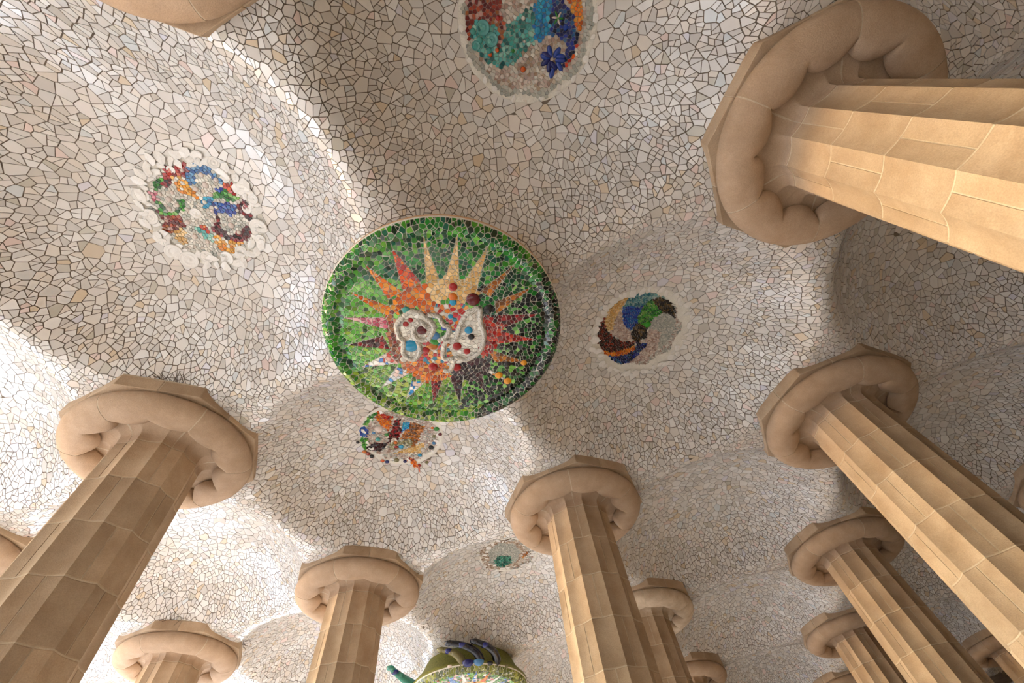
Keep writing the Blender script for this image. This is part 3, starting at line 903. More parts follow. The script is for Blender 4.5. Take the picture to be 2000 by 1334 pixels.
# ------------------------------------------------------------------ ornaments
ART = {"rays":[["tan",[[-0.998,-0.364],[-0.603,-0.156],[-0.577,-0.28]]],["tan",[[-0.86,-0.633],[-0.551,-0.329],[-0.491,-0.443]]],["tan",[[-0.648,-0.834],[-0.449,-0.466],[-0.348,-0.56]]],["ochre",[[-0.377,-0.976],[-0.289,-0.556],[-0.193,-0.619]]],["ochre",[[-0.083,-1.022],[-0.123,-0.631],[0.008,-0.584]]],["wine",[[0.216,-0.956],[-0.056,-0.452],[0.18,-0.566]]],["red",[[0.49,-0.816],[0.118,-0.46],[0.318,-0.438]]],["ochre",[[0.703,-0.61],[0.314,-0.319],[0.51,-0.311]]],["amber",[[0.874,-0.342],[0.454,-0.164],[0.591,-0.176]]],["plum",[[0.894,-0.03],[0.461,-0.014],[0.514,-0.132]]],["plum",[[0.839,0.293],[0.421,0.196],[0.508,0.065]]],["wine",[[0.691,0.551],[0.367,0.387],[0.403,0.228]]],["bluewhite",[[0.492,0.771],[0.307,0.587],[0.379,0.459]]],["bluewhite",[[0.229,0.916],[0.07,0.614],[0.205,0.511]]],["pinkwhite",[[-0.091,0.948],[-0.126,0.587],[0.042,0.574]]],["wine",[[-0.383,0.901],[-0.313,0.52],[-0.149,0.55]]],["pink",[[-0.662,0.751],[-0.469,0.373],[-0.336,0.424]]],["orange",[[-0.854,0.527],[-0.555,0.275],[-0.405,0.337]]],["orange",[[-1.006,0.245],[-0.624,0.248],[-0.632,0.089]]],["orangered",[[-1.033,-0.057],[-0.636,0.078],[-0.632,-0.118]]]],"sunbody":[["tan",[[-0.595,-0.17],[-0.573,-0.343],[-0.415,-0.549],[-0.265,-0.562],[-0.253,-0.348],[-0.364,-0.259],[-0.362,-0.104],[-0.496,-0.09]]],["orange",[[-0.524,0.277],[-0.64,0.104],[-0.618,-0.165],[-0.488,-0.104],[-0.362,-0.104],[-0.304,0.028],[-0.424,0.051],[-0.47,0.176],[-0.438,0.276]]],["orangemix",[[-0.304,0.028],[-0.394,-0.124],[-0.27,-0.357],[-0.156,-0.409],[-0.084,-0.215],[0.032,-0.09],[-0.183,-0.115]]],["brown",[[-0.476,0.388],[-0.517,0.262],[-0.373,0.319],[-0.172,0.412],[0.075,0.448],[0.133,0.57],[-0.117,0.572]]],["red",[[-0.073,-0.442],[0.167,-0.592],[0.327,-0.454],[0.409,-0.29],[0.424,-0.18],[0.167,-0.336]]],["wine",[[-0.104,-0.343],[-0.064,-0.457],[0.175,-0.351],[0.415,-0.164],[0.626,-0.073],[0.516,0.122],[0.394,0.012]]],["plum",[[0.332,0.123],[0.279,-0.011],[0.44,-0.254],[0.608,-0.23],[0.649,-0.018],[0.498,0.155]]],["orange",[[0.133,0.57],[0.056,0.436],[0.161,0.293],[0.236,0.068],[0.471,0.203],[0.395,0.48]]],["white",[[-0.348,0.355],[-0.439,0.197],[-0.377,0.042],[-0.214,0.024],[-0.06,0.078],[0.052,0.309],[0.073,0.406],[0.022,0.498],[-0.155,0.423]]],["white",[[0.018,0.023],[-0.049,-0.195],[-0.136,-0.283],[-0.132,-0.454],[-0.038,-0.424],[0.175,-0.351],[0.337,-0.205],[0.355,-0.01],[0.343,0.15]]],["orangemix",[[-0.101,0.153],[-0.01,-0.013],[0.253,0.037],[0.261,0.249],[0.109,0.386]]]],"scrolls":[[[-0.407,0.218],[-0.412,0.107],[-0.312,0.043],[-0.168,0.023],[-0.075,0.149],[-0.125,0.239],[-0.231,0.222],[-0.286,0.118],[-0.2,0.082]],[[-0.407,0.218],[-0.357,0.33],[-0.249,0.381],[-0.156,0.382],[-0.032,0.462],[0.073,0.406],[0.012,0.294],[-0.107,0.25]],[[-0.141,-0.478],[-0.146,-0.346],[-0.063,-0.212],[0.058,-0.095],[0.044,0.018],[0.201,0.13],[0.253,0.037]],[[-0.141,-0.478],[0.019,-0.404],[0.161,-0.368],[0.308,-0.241],[0.334,-0.063],[0.262,0.021],[0.371,0.146],[0.335,0.209]],[[-0.313,0.003],[-0.248,-0.075],[-0.14,-0.07],[-0.098,-0.105],[-0.019,-0.039],[-0.008,0.068]]],"bosses":[["red",[-0.452,-0.356],0.041],["wine",[-0.247,-0.459],0.067],["blueglass",[-0.247,-0.459],0.053],["black",[-0.086,-0.539],0.047],["red",[0.142,-0.064],0.046],["red",[0.246,-0.121],0.036],["ochre",[0.025,0.149],0.046],["cyan",[-0.083,0.343],0.069],["red",[-0.322,0.249],0.029],["wine",[-0.19,0.148],0.048],["red",[-0.339,0.183],0.025],["cyan",[0.031,-0.259],0.041],["black",[0.112,-0.245],0.034],["red",[0.373,0.073],0.049],["red",[0.248,0.283],0.049],["steel",[-0.074,0.069],0.049],["green",[-0.015,0.104],0.046],["teal",[-0.451,0.16],0.039],["blue",[-0.11,-0.062],0.033],["cyan",[-0.192,-0.179],0.025],["grey",[0.022,0.498],0.035],["black",[0.608,-0.417],0.037],["amber",[0.684,-0.577],0.034],["amber",[0.818,-0.316],0.043],["amber",[0.697,-0.269],0.042],["orange",[-0.361,-0.304],0.042],["cyan",[-0.313,-0.276],0.035],["red",[0.032,0.235],0.035]],"m1":[["red",[[-0.511,-0.203],[-0.451,-0.241],[-0.382,-0.232],[-0.354,-0.139],[-0.44,-0.01],[-0.453,0.08],[-0.556,-0.028],[-0.512,-0.076]]],["amber",[[-0.44,-0.01],[-0.371,-0.105],[-0.288,-0.121],[-0.256,-0.074],[-0.149,-0.133],[-0.099,-0.122],[-0.137,-0.068],[-0.294,0.044],[-0.346,0.039]]],["steel",[[-0.44,-0.242],[-0.42,-0.386],[-0.355,-0.434],[-0.255,-0.423],[-0.188,-0.471],[-0.117,-0.44],[-0.18,-0.4],[-0.262,-0.366],[-0.358,-0.259],[-0.281,-0.178],[-0.274,-0.106],[-0.333,-0.116]]],["orangered",[[-0.139,-0.417],[-0.095,-0.56],[0.013,-0.477],[-0.029,-0.406],[-0.096,-0.394]]],["blue",[[-0.14,-0.295],[-0.126,-0.41],[-0.093,-0.378],[-0.105,-0.299]]],["green",[[-0.108,-0.249],[-0.096,-0.394],[-0.029,-0.406],[0.068,-0.496],[0.065,-0.367],[-0.01,-0.309],[-0.074,-0.215]]],["cyan",[[-0.098,-0.055],[-0.117,-0.153],[-0.058,-0.225],[-0.029,-0.17],[-0.006,-0.08],[-0.048,-0.042]]],["blue",[[-0.028,-0.149],[-0.017,-0.238],[0.078,-0.381],[0.195,-0.302],[0.144,-0.224],[0.08,-0.18],[0.076,-0.091]]],["wine",[[0.083,-0.39],[0.077,-0.514],[0.133,-0.513],[0.285,-0.444],[0.314,-0.357],[0.226,-0.373],[0.162,-0.341]]],["wine",[[0.181,0.068],[0.143,-0.024],[0.08,-0.087],[0.111,-0.124],[0.219,-0.03],[0.319,-0.068],[0.346,-0.219],[0.312,-0.332],[0.447,-0.281],[0.447,-0.123],[0.332,0.027]]],["amber",[[0.218,0.092],[0.332,0.027],[0.448,-0.136],[0.494,-0.078],[0.529,0.067],[0.41,0.159],[0.306,0.139]]],["tan",[[-0.063,0.402],[0.008,0.299],[0.165,0.411],[0.174,0.504],[0.057,0.476]]],["redbrown",[[-0.258,0.43],[-0.189,0.372],[-0.091,0.248],[0.029,0.294],[0.011,0.482],[-0.066,0.55],[-0.129,0.439]]],["green",[[-0.309,0.339],[-0.274,0.292],[-0.199,0.347],[-0.144,0.285],[-0.167,0.193],[-0.233,0.122],[-0.179,0.06],[-0.118,0.165],[-0.123,0.323],[-0.202,0.398]]],["green",[[-0.504,0.16],[-0.471,0.085],[-0.38,0.193],[-0.411,0.245]]],["wine",[[-0.466,0.085],[-0.427,0.017],[-0.36,0.077],[-0.368,0.147],[-0.427,0.135]]],["pink",[[-0.433,0.32],[-0.393,0.252],[-0.308,0.314],[-0.354,0.362]]],["teal",[[0.055,0.206],[0.131,0.154],[0.218,0.092],[0.303,0.157],[0.208,0.206],[0.123,0.228]]],["orangered",[[0.053,0.163],[0.091,0.113],[0.201,0.076],[0.198,0.141],[0.125,0.176]]]],"m1b":[["pearl",[-0.313,-0.296],0.035],["pearl",[-0.212,-0.25],0.044],["pearl",[-0.206,-0.393],0.035],["pearl",[-0.117,-0.219],0.037],["pearl",[-0.23,-0.126],0.038],["pearl",[-0.277,0.208],0.039],["pearl",[-0.19,0.182],0.033],["pearl",[-0.196,0.284],0.033],["pearl",[-0.355,0.242],0.03],["pearl",[-0.001,0.235],0.038],["pearl",[-0.104,0.126],0.027],["pearl",[0.244,-0.161],0.045],["pearl",[0.16,0.288],0.037],["pearl",[0.268,0.212],0.031],["pearl",[-0.312,0.123],0.03],["pearl",[0.102,-0.025],0.032],["pearl",[0.025,-0.095],0.027],["pearl",[0.345,-0.179],0.033],["pearl",[-0.431,-0.155],0.025],["white",[-0.39,-0.014],0.024],["white",[-0.342,-0.055],0.026],["white",[-0.082,-0.098],0.031],["white",[0.015,-0.166],0.025]],"m1s":[[[-0.034,0.079],0.061],[[-0.346,-0.514],0.063],[[-0.228,-0.562],0.049],[[-0.135,-0.599],0.047],[[0.121,-0.602],0.06],[[0.39,-0.435],0.097],[[0.517,-0.345],0.062],[[0.337,0.537],0.102],[[0.186,0.616],0.098],[[-0.219,0.523],0.08],[[-0.441,0.424],0.07],[[0.176,-0.46],0.054],[[0.402,0.349],0.074],[[0.517,0.153],0.079],[[-0.446,-0.312],0.048],[[-0.487,-0.062],0.044],[[0.529,-0.045],0.067]],"m2":[["redbrown",[[-0.415,0.462],[-0.53,0.375],[-0.518,0.18],[-0.362,0.146],[-0.162,0.196],[-0.042,0.225],[0.019,0.268],[0.077,0.339],[0.009,0.348],[-0.067,0.276],[-0.13,0.312],[-0.201,0.377],[-0.22,0.46],[-0.179,0.515],[-0.127,0.586],[-0.208,0.576],[-0.284,0.526]]],["teal",[[-0.192,0.543],[-0.22,0.46],[-0.201,0.377],[-0.13,0.312],[-0.045,0.287],[0.009,0.348],[0.077,0.339],[-0.079,0.203],[-0.092,0.046],[-0.11,-0.11],[0.104,-0.015],[0.174,-0.001],[0.202,0.149],[0.243,0.246],[0.242,0.324],[0.204,0.411],[0.106,0.502],[0.006,0.563],[-0.078,0.561]]],["cyan",[[-0.11,-0.11],[-0.157,-0.228],[-0.143,-0.327],[0.183,-0.166],[0.182,-0.048],[0.167,0.013]]],["navy",[[-0.169,-0.338],[-0.025,-0.375],[0.081,-0.422],[0.196,-0.427],[0.322,-0.404],[0.434,-0.31],[0.467,-0.211],[0.485,-0.17],[0.391,-0.25],[0.301,-0.269],[0.221,-0.217],[0.185,-0.157],[0.039,-0.234]]],["orange",[[-0.174,-0.395],[-0.092,-0.505],[0.048,-0.532],[0.169,-0.511],[0.263,-0.468],[0.255,-0.421],[0.133,-0.435],[0.047,-0.419],[-0.052,-0.386]]],["orangered",[[0.343,-0.388],[0.351,-0.405],[0.444,-0.315],[0.483,-0.214],[0.501,-0.172],[0.488,-0.169],[0.434,-0.31]]],["steel",[[-0.437,0.044],[-0.342,-0.229],[-0.204,-0.328],[-0.245,-0.106],[-0.348,0.048]]]],"m2b":[["tealdish",[-0.156,0.417],0.065],["tealdish",[-0.036,0.385],0.064],["teal",[-0.081,0.495],0.032],["tealdish",[-0.057,0.547],0.042],["teal",[-0.171,0.52],0.03],["white",[-0.094,0.479],0.014],["orangered",[0.065,0.372],0.021],["orangered",[0.069,0.452],0.021],["teal",[0.038,0.449],0.028],["tealdish",[0.029,0.008],0.027],["cyan",[0.093,-0.062],0.032],["cyan",[0.125,-0.145],0.025],["cyan",[0.004,-0.13],0.026],["orangered",[0.324,0.205],0.027],["blue",[0.188,-0.323],0.026],["orange",[0.253,-0.447],0.024],["red",[-0.161,0.25],0.022],["white",[-0.056,0.026],0.02],["pearl",[0.119,0.093],0.015],["green",[0.138,0.231],0.018],["pearl",[0.4,0.258],0.025],["pearl",[0.479,0.125],0.022],["pearl",[0.289,0.426],0.022],["pearl",[0.178,0.512],0.019],["pearl",[0.298,0.369],0.021],["pearl",[0.265,0.477],0.019],["pearl",[0.399,0.337],0.019],["pearl",[0.453,0.193],0.019],["pearl",[0.472,0.06],0.018]],"m2flower":[[0.381,-0.091],0.138],"m2star":[[0.087,-0.28],0.065],"m3":[["tealgrey",[[-0.527,0.114],[-0.631,-0.005],[-0.633,-0.166],[-0.524,-0.349],[-0.366,-0.478],[-0.458,-0.341],[-0.423,-0.224],[-0.372,-0.101],[-0.466,0.002]]],["blue",[[-0.527,0.114],[-0.489,-0.005],[-0.383,-0.104],[-0.44,-0.218],[-0.278,-0.052],[-0.087,0.027],[-0.085,0.14],[-0.2,0.184],[-0.393,0.162]]],["green",[[-0.278,-0.052],[-0.428,-0.215],[-0.443,-0.284],[-0.418,-0.331],[-0.249,-0.329],[-0.143,-0.377],[-0.134,-0.243],[-0.052,-0.165],[-0.007,-0.119],[-0.136,-0.01]]],["blackgold",[[-0.443,-0.284],[-0.431,-0.399],[-0.323,-0.51],[-0.14,-0.557],[0.072,-0.522],[-0.079,-0.471],[-0.143,-0.377],[-0.249,-0.329],[-0.396,-0.325]]],["glassgrey",[[-0.047,-0.175],[-0.129,-0.253],[-0.136,-0.365],[-0.079,-0.471],[0.054,-0.515],[0.177,-0.485],[0.383,-0.333],[0.445,-0.202],[0.438,-0.134],[0.175,-0.272],[0.077,-0.197],[0.04,-0.128]]],["rosepebble",[[0.04,-0.128],[0.077,-0.197],[0.175,-0.272],[0.443,-0.144],[0.533,0.079],[0.463,0.331],[0.39,0.144],[0.28,-0.039],[0.196,0.007],[0.155,-0.051]]],["navy",[[0.133,0.579],[0.227,0.493],[0.29,0.325],[0.277,0.157],[0.147,0.096],[0.28,-0.039],[0.39,0.144],[0.45,0.327],[0.383,0.461],[0.268,0.53]]],["orange",[[0.036,0.593],[0.15,0.468],[0.193,0.295],[0.194,0.144],[0.277,0.157],[0.29,0.325],[0.227,0.493],[0.128,0.589]]],["blackred",[[-0.292,0.583],[-0.428,0.502],[-0.495,0.4],[-0.295,0.435],[-0.099,0.386],[0.056,0.263],[0.137,0.116],[0.207,0.148],[0.193,0.295],[0.15,0.468],[0.043,0.607],[-0.113,0.623]]],["tan",[[-0.426,0.424],[-0.583,0.293],[-0.65,0.151],[-0.64,-0.008],[-0.544,0.098],[-0.514,0.14],[-0.396,0.267],[-0.243,0.339],[-0.226,0.412],[-0.295,0.435]]],["rosepebble",[[-0.243,0.339],[-0.396,0.267],[-0.514,0.14],[-0.344,0.172],[-0.183,0.178],[-0.063,0.113],[0.047,0.146],[0.082,0.214],[-0.019,0.32],[-0.226,0.412]]],["blackgold",[[-0.063,0.113],[-0.145,0.032],[-0.115,-0.049],[0.005,-0.116],[0.103,-0.088],[0.155,-0.051],[0.16,0.1],[0.072,0.154]]]],"m3b":[["greenbead",[-0.055,-0.134],0.05]],"m4":[["green",[[-0.612,0.029],[-0.623,0.179],[-0.541,0.327],[-0.481,0.381],[-0.44,0.335],[-0.554,0.149],[-0.568,0.04]]],["green",[[-0.324,0.571],[-0.223,0.495],[-0.148,0.533],[-0.039,0.658],[-0.129,0.666]]],["blue",[[-0.451,0.489],[-0.471,0.398],[-0.361,0.381],[-0.253,0.474],[-0.32,0.564]]],["orange",[[-0.612,0.029],[-0.401,-0.092],[-0.307,-0.029],[-0.224,0.057],[-0.144,0.151],[-0.338,0.16],[-0.501,0.147]]],["red",[[-0.587,0.008],[-0.387,-0.093],[-0.374,-0.005],[-0.452,0.062]]],["ochre",[[-0.172,-0.259],[0.019,-0.428],[0.119,-0.295],[0.273,-0.128],[0.343,0.02],[0.271,-0.005],[0.079,0.055],[0.098,0.119],[-0.02,-0.06],[-0.045,-0.157]]],["wine",[[-0.144,0.151],[-0.192,0.048],[-0.313,-0.063],[-0.297,-0.181],[-0.176,-0.072],[-0.11,-0.069],[-0.05,-0.009],[0.074,0.134],[-0.012,0.138],[0.033,0.251],[-0.072,0.216]]],["plum",[[-0.06,0.622],[-0.078,0.485],[-0.008,0.368],[0.024,0.266],[0.1,0.379],[0.109,0.532],[0.016,0.603]]],["cyan",[[-0.204,-0.16],[-0.149,-0.254],[-0.045,-0.157],[-0.041,-0.023]]],["tan",[[0.282,0.367],[0.309,0.102],[0.316,-0.08],[0.34,-0.204],[0.432,-0.152],[0.477,-0.031],[0.374,0.165]]],["olive",[[0.055,0.286],[0.102,0.112],[0.137,-0.091],[0.28,-0.02],[0.264,0.177],[0.204,0.325]]],["orangered",[[0.534,0.248],[0.471,0.165],[0.597,0.118],[0.666,0.13],[0.69,0.066],[0.757,0.108],[0.772,0.186],[0.667,0.205]]]],"m4b":[["pearl",[-0.291,0.238],0.07],["wine",[0.281,-0.546],0.033],["black",[0.469,-0.264],0.045],["cyan",[0.53,-0.008],0.035],["navy",[0.372,0.528],0.035],["navy",[0.523,0.278],0.031],["black",[0.135,0.661],0.038],["orange",[-0.017,0.695],0.036],["black",[-0.245,0.66],0.027],["olive",[0.43,0.382],0.044],["orangered",[0.312,0.578],0.033],["green",[0.155,-0.555],0.043],["olive",[0.281,-0.439],0.035],["orange",[0.105,-0.505],0.027],["steel",[0.407,-0.353],0.032],["grey",[0.455,-0.117],0.049],["redbrown",[0.052,0.676],0.038],["orange",[0.099,0.187],0.033],["red",[0.181,0.231],0.031],["green",[-0.122,0.207],0.037],["teal",[-0.112,0.378],0.041],["cyan",[0.218,0.157],0.042],["steel",[-0.264,0.354],0.03],["olive",[0.706,-0.036],0.029]],"m5":[["palebrown",[[-0.497,0.425],[-0.598,-0.003],[-0.372,-0.344],[0.125,-0.356],[0.423,-0.109],[0.448,0.324],[0.152,0.599],[-0.188,0.561]]],["glassgrey",[[-0.367,0.303],[-0.5,-0.007],[-0.289,-0.252],[0.056,-0.252],[0.351,-0.004],[0.339,0.327],[0.024,0.477]]],["tealdeep",[[0.045,0.37],[-0.051,0.245],[-0.031,0.117],[0.077,0.018],[0.232,0.018],[0.339,0.13],[0.345,0.302],[0.226,0.397]]],["ochre",[[0.166,-0.228],[0.11,-0.445],[0.242,-0.303],[0.278,-0.204]]]],"m5b":[]}

def inside(p, poly):
    x, y = p
    r = False
    for i in range(len(poly)):
        x0, y0 = poly[i]
        x1, y1 = poly[i - 1]
        if (y0 > y) != (y1 > y) and x < (x1 - x0) * (y - y0) / (y1 - y0) + x0:
            r = not r
    return r

def disc_cells(R, size, seed):
    r = random.Random(seed)
    n = int(9 * (R * 2.2 / size) ** 2)
    cd = [(r.uniform(-R * 1.1, R * 1.1), r.uniform(-R * 1.1, R * 1.1)) for _ in range(n)]
    cd = [p for p in cd if math.hypot(*p) < R * 1.1]
    return voronoi(poisson(cd, [size * r.uniform(0.6, 0.95) for _ in cd]))

BOSS_MAT = {}
def boss_mat(c):
    if c not in BOSS_MAT:
        BOSS_MAT[c] = mat_plain('glazed_' + c, lin(PAL[c][0]), 0.15, 0.6)
    return BOSS_MAT[c]
BOSS_MESH = {}
def boss_mesh(c):
    if c not in BOSS_MESH:
        dish = c.endswith('dish')
        if dish:
            prof = [(1.0, 0.05), (1.02, -0.18), (0.95, -0.26), (0.86, -0.2), (0.7, -0.08), (0.45, -0.04), (0.4, -0.09), (0.33, -0.05), (0.0, -0.03)]
        else:
            prof = [(1.0, 0.1), (0.98, -0.1), (0.88, -0.3), (0.7, -0.48), (0.4, -0.62), (0.0, -0.67)]
        m = lathe('boss', prof, 20, boss_mat(c))
        m.flip_normals() if hasattr(m, 'flip_normals') else None
        BOSS_MESH[c] = m
    return BOSS_MESH[c]
SAUCER = lathe('saucer', [(1.0, 0.1), (1.02, -0.12), (0.96, -0.24), (0.86, -0.2), (0.66, -0.1), (0.6, -0.16), (0.52, -0.14), (0.42, -0.06), (0.22, -0.06), (0.16, -0.14), (0.0, -0.17)], 24, M_WHITEC)
def shard_mesh(kind):
    """broken white china: a piece of a plate rim (crescent with a lip) or a flat angular piece; faces down, about 1 across"""
    vs_, fs = [], []
    if kind == 0:
        rows = [(0.52, -0.02), (0.66, -0.05), (0.78, -0.11), (0.90, -0.13), (0.97, -0.20), (1.02, -0.16)]
        n = 9
        for r, z in rows:
            for k in range(n):
                a = math.radians(-48 + 96 * k / (n - 1))
                w_ = r + (0.05 if k in (0, n - 1) and r < 0.7 else 0)
                vs_.append((w_ * math.cos(a) - 0.78, w_ * math.sin(a) * 0.85, z))
        m = n
        for i in range(len(rows) - 1):
            for k in range(m - 1):
                q = i * m + k
                fs.append((q, q + 1, q + m + 1, q + m))
    else:
        r = random.Random(40 + kind)
        n = 5 + kind % 2
        for k in range(n):
            a = 2 * math.pi * (k + r.uniform(-0.3, 0.3)) / n
            q = r.uniform(0.34, 0.56)
            vs_.append((q * math.cos(a) * 1.2, q * math.sin(a) * 0.8, r.uniform(-0.16, -0.04)))
        vs_.append((0.02, 0.03, -0.17))
        for k in range(n):
            fs.append((k, n, (k + 1) % n))
    me = mesh_from('china_shard', vs_, fs, M_WHITEC, kind == 0)
    bm = bmesh.new()
    bm.from_mesh(me)
    bmesh.ops.solidify(bm, geom=bm.faces[:], thickness=-0.07)
    bmesh.ops.recalc_face_normals(bm, faces=bm.faces)
    bm.to_mesh(me)
    bm.free()
    return me
SHARDS = [shard_mesh(k) for k in range(6)]

def tube_mesh(name, pts, rad, mat, n=8):
    """round bar along 3-D points, rad a number or list"""
    P = [Vector(p) for p in pts]
    dense = []
    for i in range(len(P) - 1):                          # Catmull-Rom
        p0, p1, p2, p3 = P[max(0, i - 1)], P[i], P[i + 1], P[min(len(P) - 1, i + 2)]
        for s in range(5):
            t = s / 5
            dense.append(0.5 * ((2 * p1) + (p2 - p0) * t + (2 * p0 - 5 * p1 + 4 * p2 - p3) * t * t + (3 * p1 - p0 - 3 * p2 + p3) * t ** 3))
    dense.append(P[-1])
    L = len(dense)
    vs_, fs = [], []
    for i, p in enumerate(dense):
        d = (dense[min(L - 1, i + 1)] - dense[max(0, i - 1)]).normalized()
        up = Vector((0, 0, 1)) if abs(d.z) < 0.9 else Vector((1, 0, 0))
        a = d.cross(up).normalized()
        b = d.cross(a).normalized()
        t = i / (L - 1)
        r = rad if not isinstance(rad, (tuple, list)) else rad[0] + (rad[1] - rad[0]) * t
        for k in range(n):
            q = 2 * math.pi * k / n
            vs_.append(tuple(p + a * (r * math.cos(q)) + b * (r * math.sin(q))))
    for i in range(L - 1):
        for k in range(n):
            u, v = i * n + k, i * n + (k + 1) % n
            fs.append((u, v, v + n, u + n))
    fs.append(tuple(range(n)))
    fs.append(tuple((L - 1) * n + k for k in range(n - 1, -1, -1)))
    me = mesh_from(name, vs_, fs, mat, True)
    bm = bmesh.new()
    bm.from_mesh(me)
    bmesh.ops.recalc_face_normals(bm, faces=bm.faces)
    bm.to_mesh(me)
    bm.free()
    return me

# --- sun discs ------------------------------------------------------
DISC_Z = -0.41
def disc_surface(R):
    def f(x, y):
        r = math.hypot(x, y)
        z = 0.012 - 0.03 * max(0.0, 1 - (r / (0.80 * R)) ** 2)
        if r < 0.87 * R:
            return z + 0.028 * math.exp(-((r - 0.86 * R) / 0.04) ** 2)
        s = min(1.0, (r - 0.87 * R) / (0.13 * R))
        return z + 0.028 * math.exp(-((r - 0.86 * R) / 0.04) ** 2) - 0.02 * math.sin(math.pi * min(1, s * 1.1)) + 0.07 * max(0.0, (s - 0.35) / 0.65) ** 2
    return f

def disc_base(R, f, mat):
    prof = [(R * k / 40, f(R * k / 40, 0) + 0.001) for k in range(0, 41)]
    prof += [(R * 1.0, 0.13), (R * 0.97, 0.17), (R * 0.86, 0.30), (R * 0.74, 0.565)]
    return lathe('disc_body', prof, 96, mat)

M_OLIVE = mat_rough('olive_mosaic_edge', lin((92, 96, 40)), lin((140, 138, 66)), 40.0, 0.6, 0.5, 0.01, 60.0)
M_EDGE = mat_rough('terracotta_edge', lin((214, 172, 134)), lin((228, 190, 150)), 8.0, 0.85, 0.3)

def trim(c, nx, ny, d):
    out = []
    for k in range(len(c)):
        q0, q1 = c[k], c[(k + 1) % len(c)]
        s0, s1 = d - (q0[0] * nx + q0[1] * ny), d - (q1[0] * nx + q1[1] * ny)
        if s0 >= 0:
            out.append(q0)
        if s0 * s1 < 0:
            f = s0 / (s0 - s1)
            out.append((q0[0] + f * (q1[0] - q0[0]), q0[1] + f * (q1[1] - q0[1])))
    return out if len(out) >= 3 else None

def cut_by(piece, tri):
    """convex piece cut by a triangle: (part inside or None, parts outside)"""
    if area_centroid(tri)[0] < 0:
        tri = tri[::-1]
    cur, outs = piece, []
    for i in range(3):
        (x0, y0), (x1, y1) = tri[i], tri[(i + 1) % 3]
        nx, ny = -(y1 - y0), x1 - x0
        a, b = [], []
        for k in range(len(cur)):
            q0, q1 = cur[k], cur[(k + 1) % len(cur)]
            s0 = (q0[0] - x0) * nx + (q0[1] - y0) * ny
            s1 = (q1[0] - x0) * nx + (q1[1] - y0) * ny
            (a if s0 >= 0 else b).append(q0)
            if s0 * s1 < 0:
                t = s0 / (s0 - s1)
                m = (q0[0] + t * (q1[0] - q0[0]), q0[1] + t * (q1[1] - q0[1]))
                a.append(m)
                b.append(m)
        if len(b) >= 3:
            outs.append(b)
        if len(a) < 3:
            return None, [piece]
        cur = a
    return cur, outs

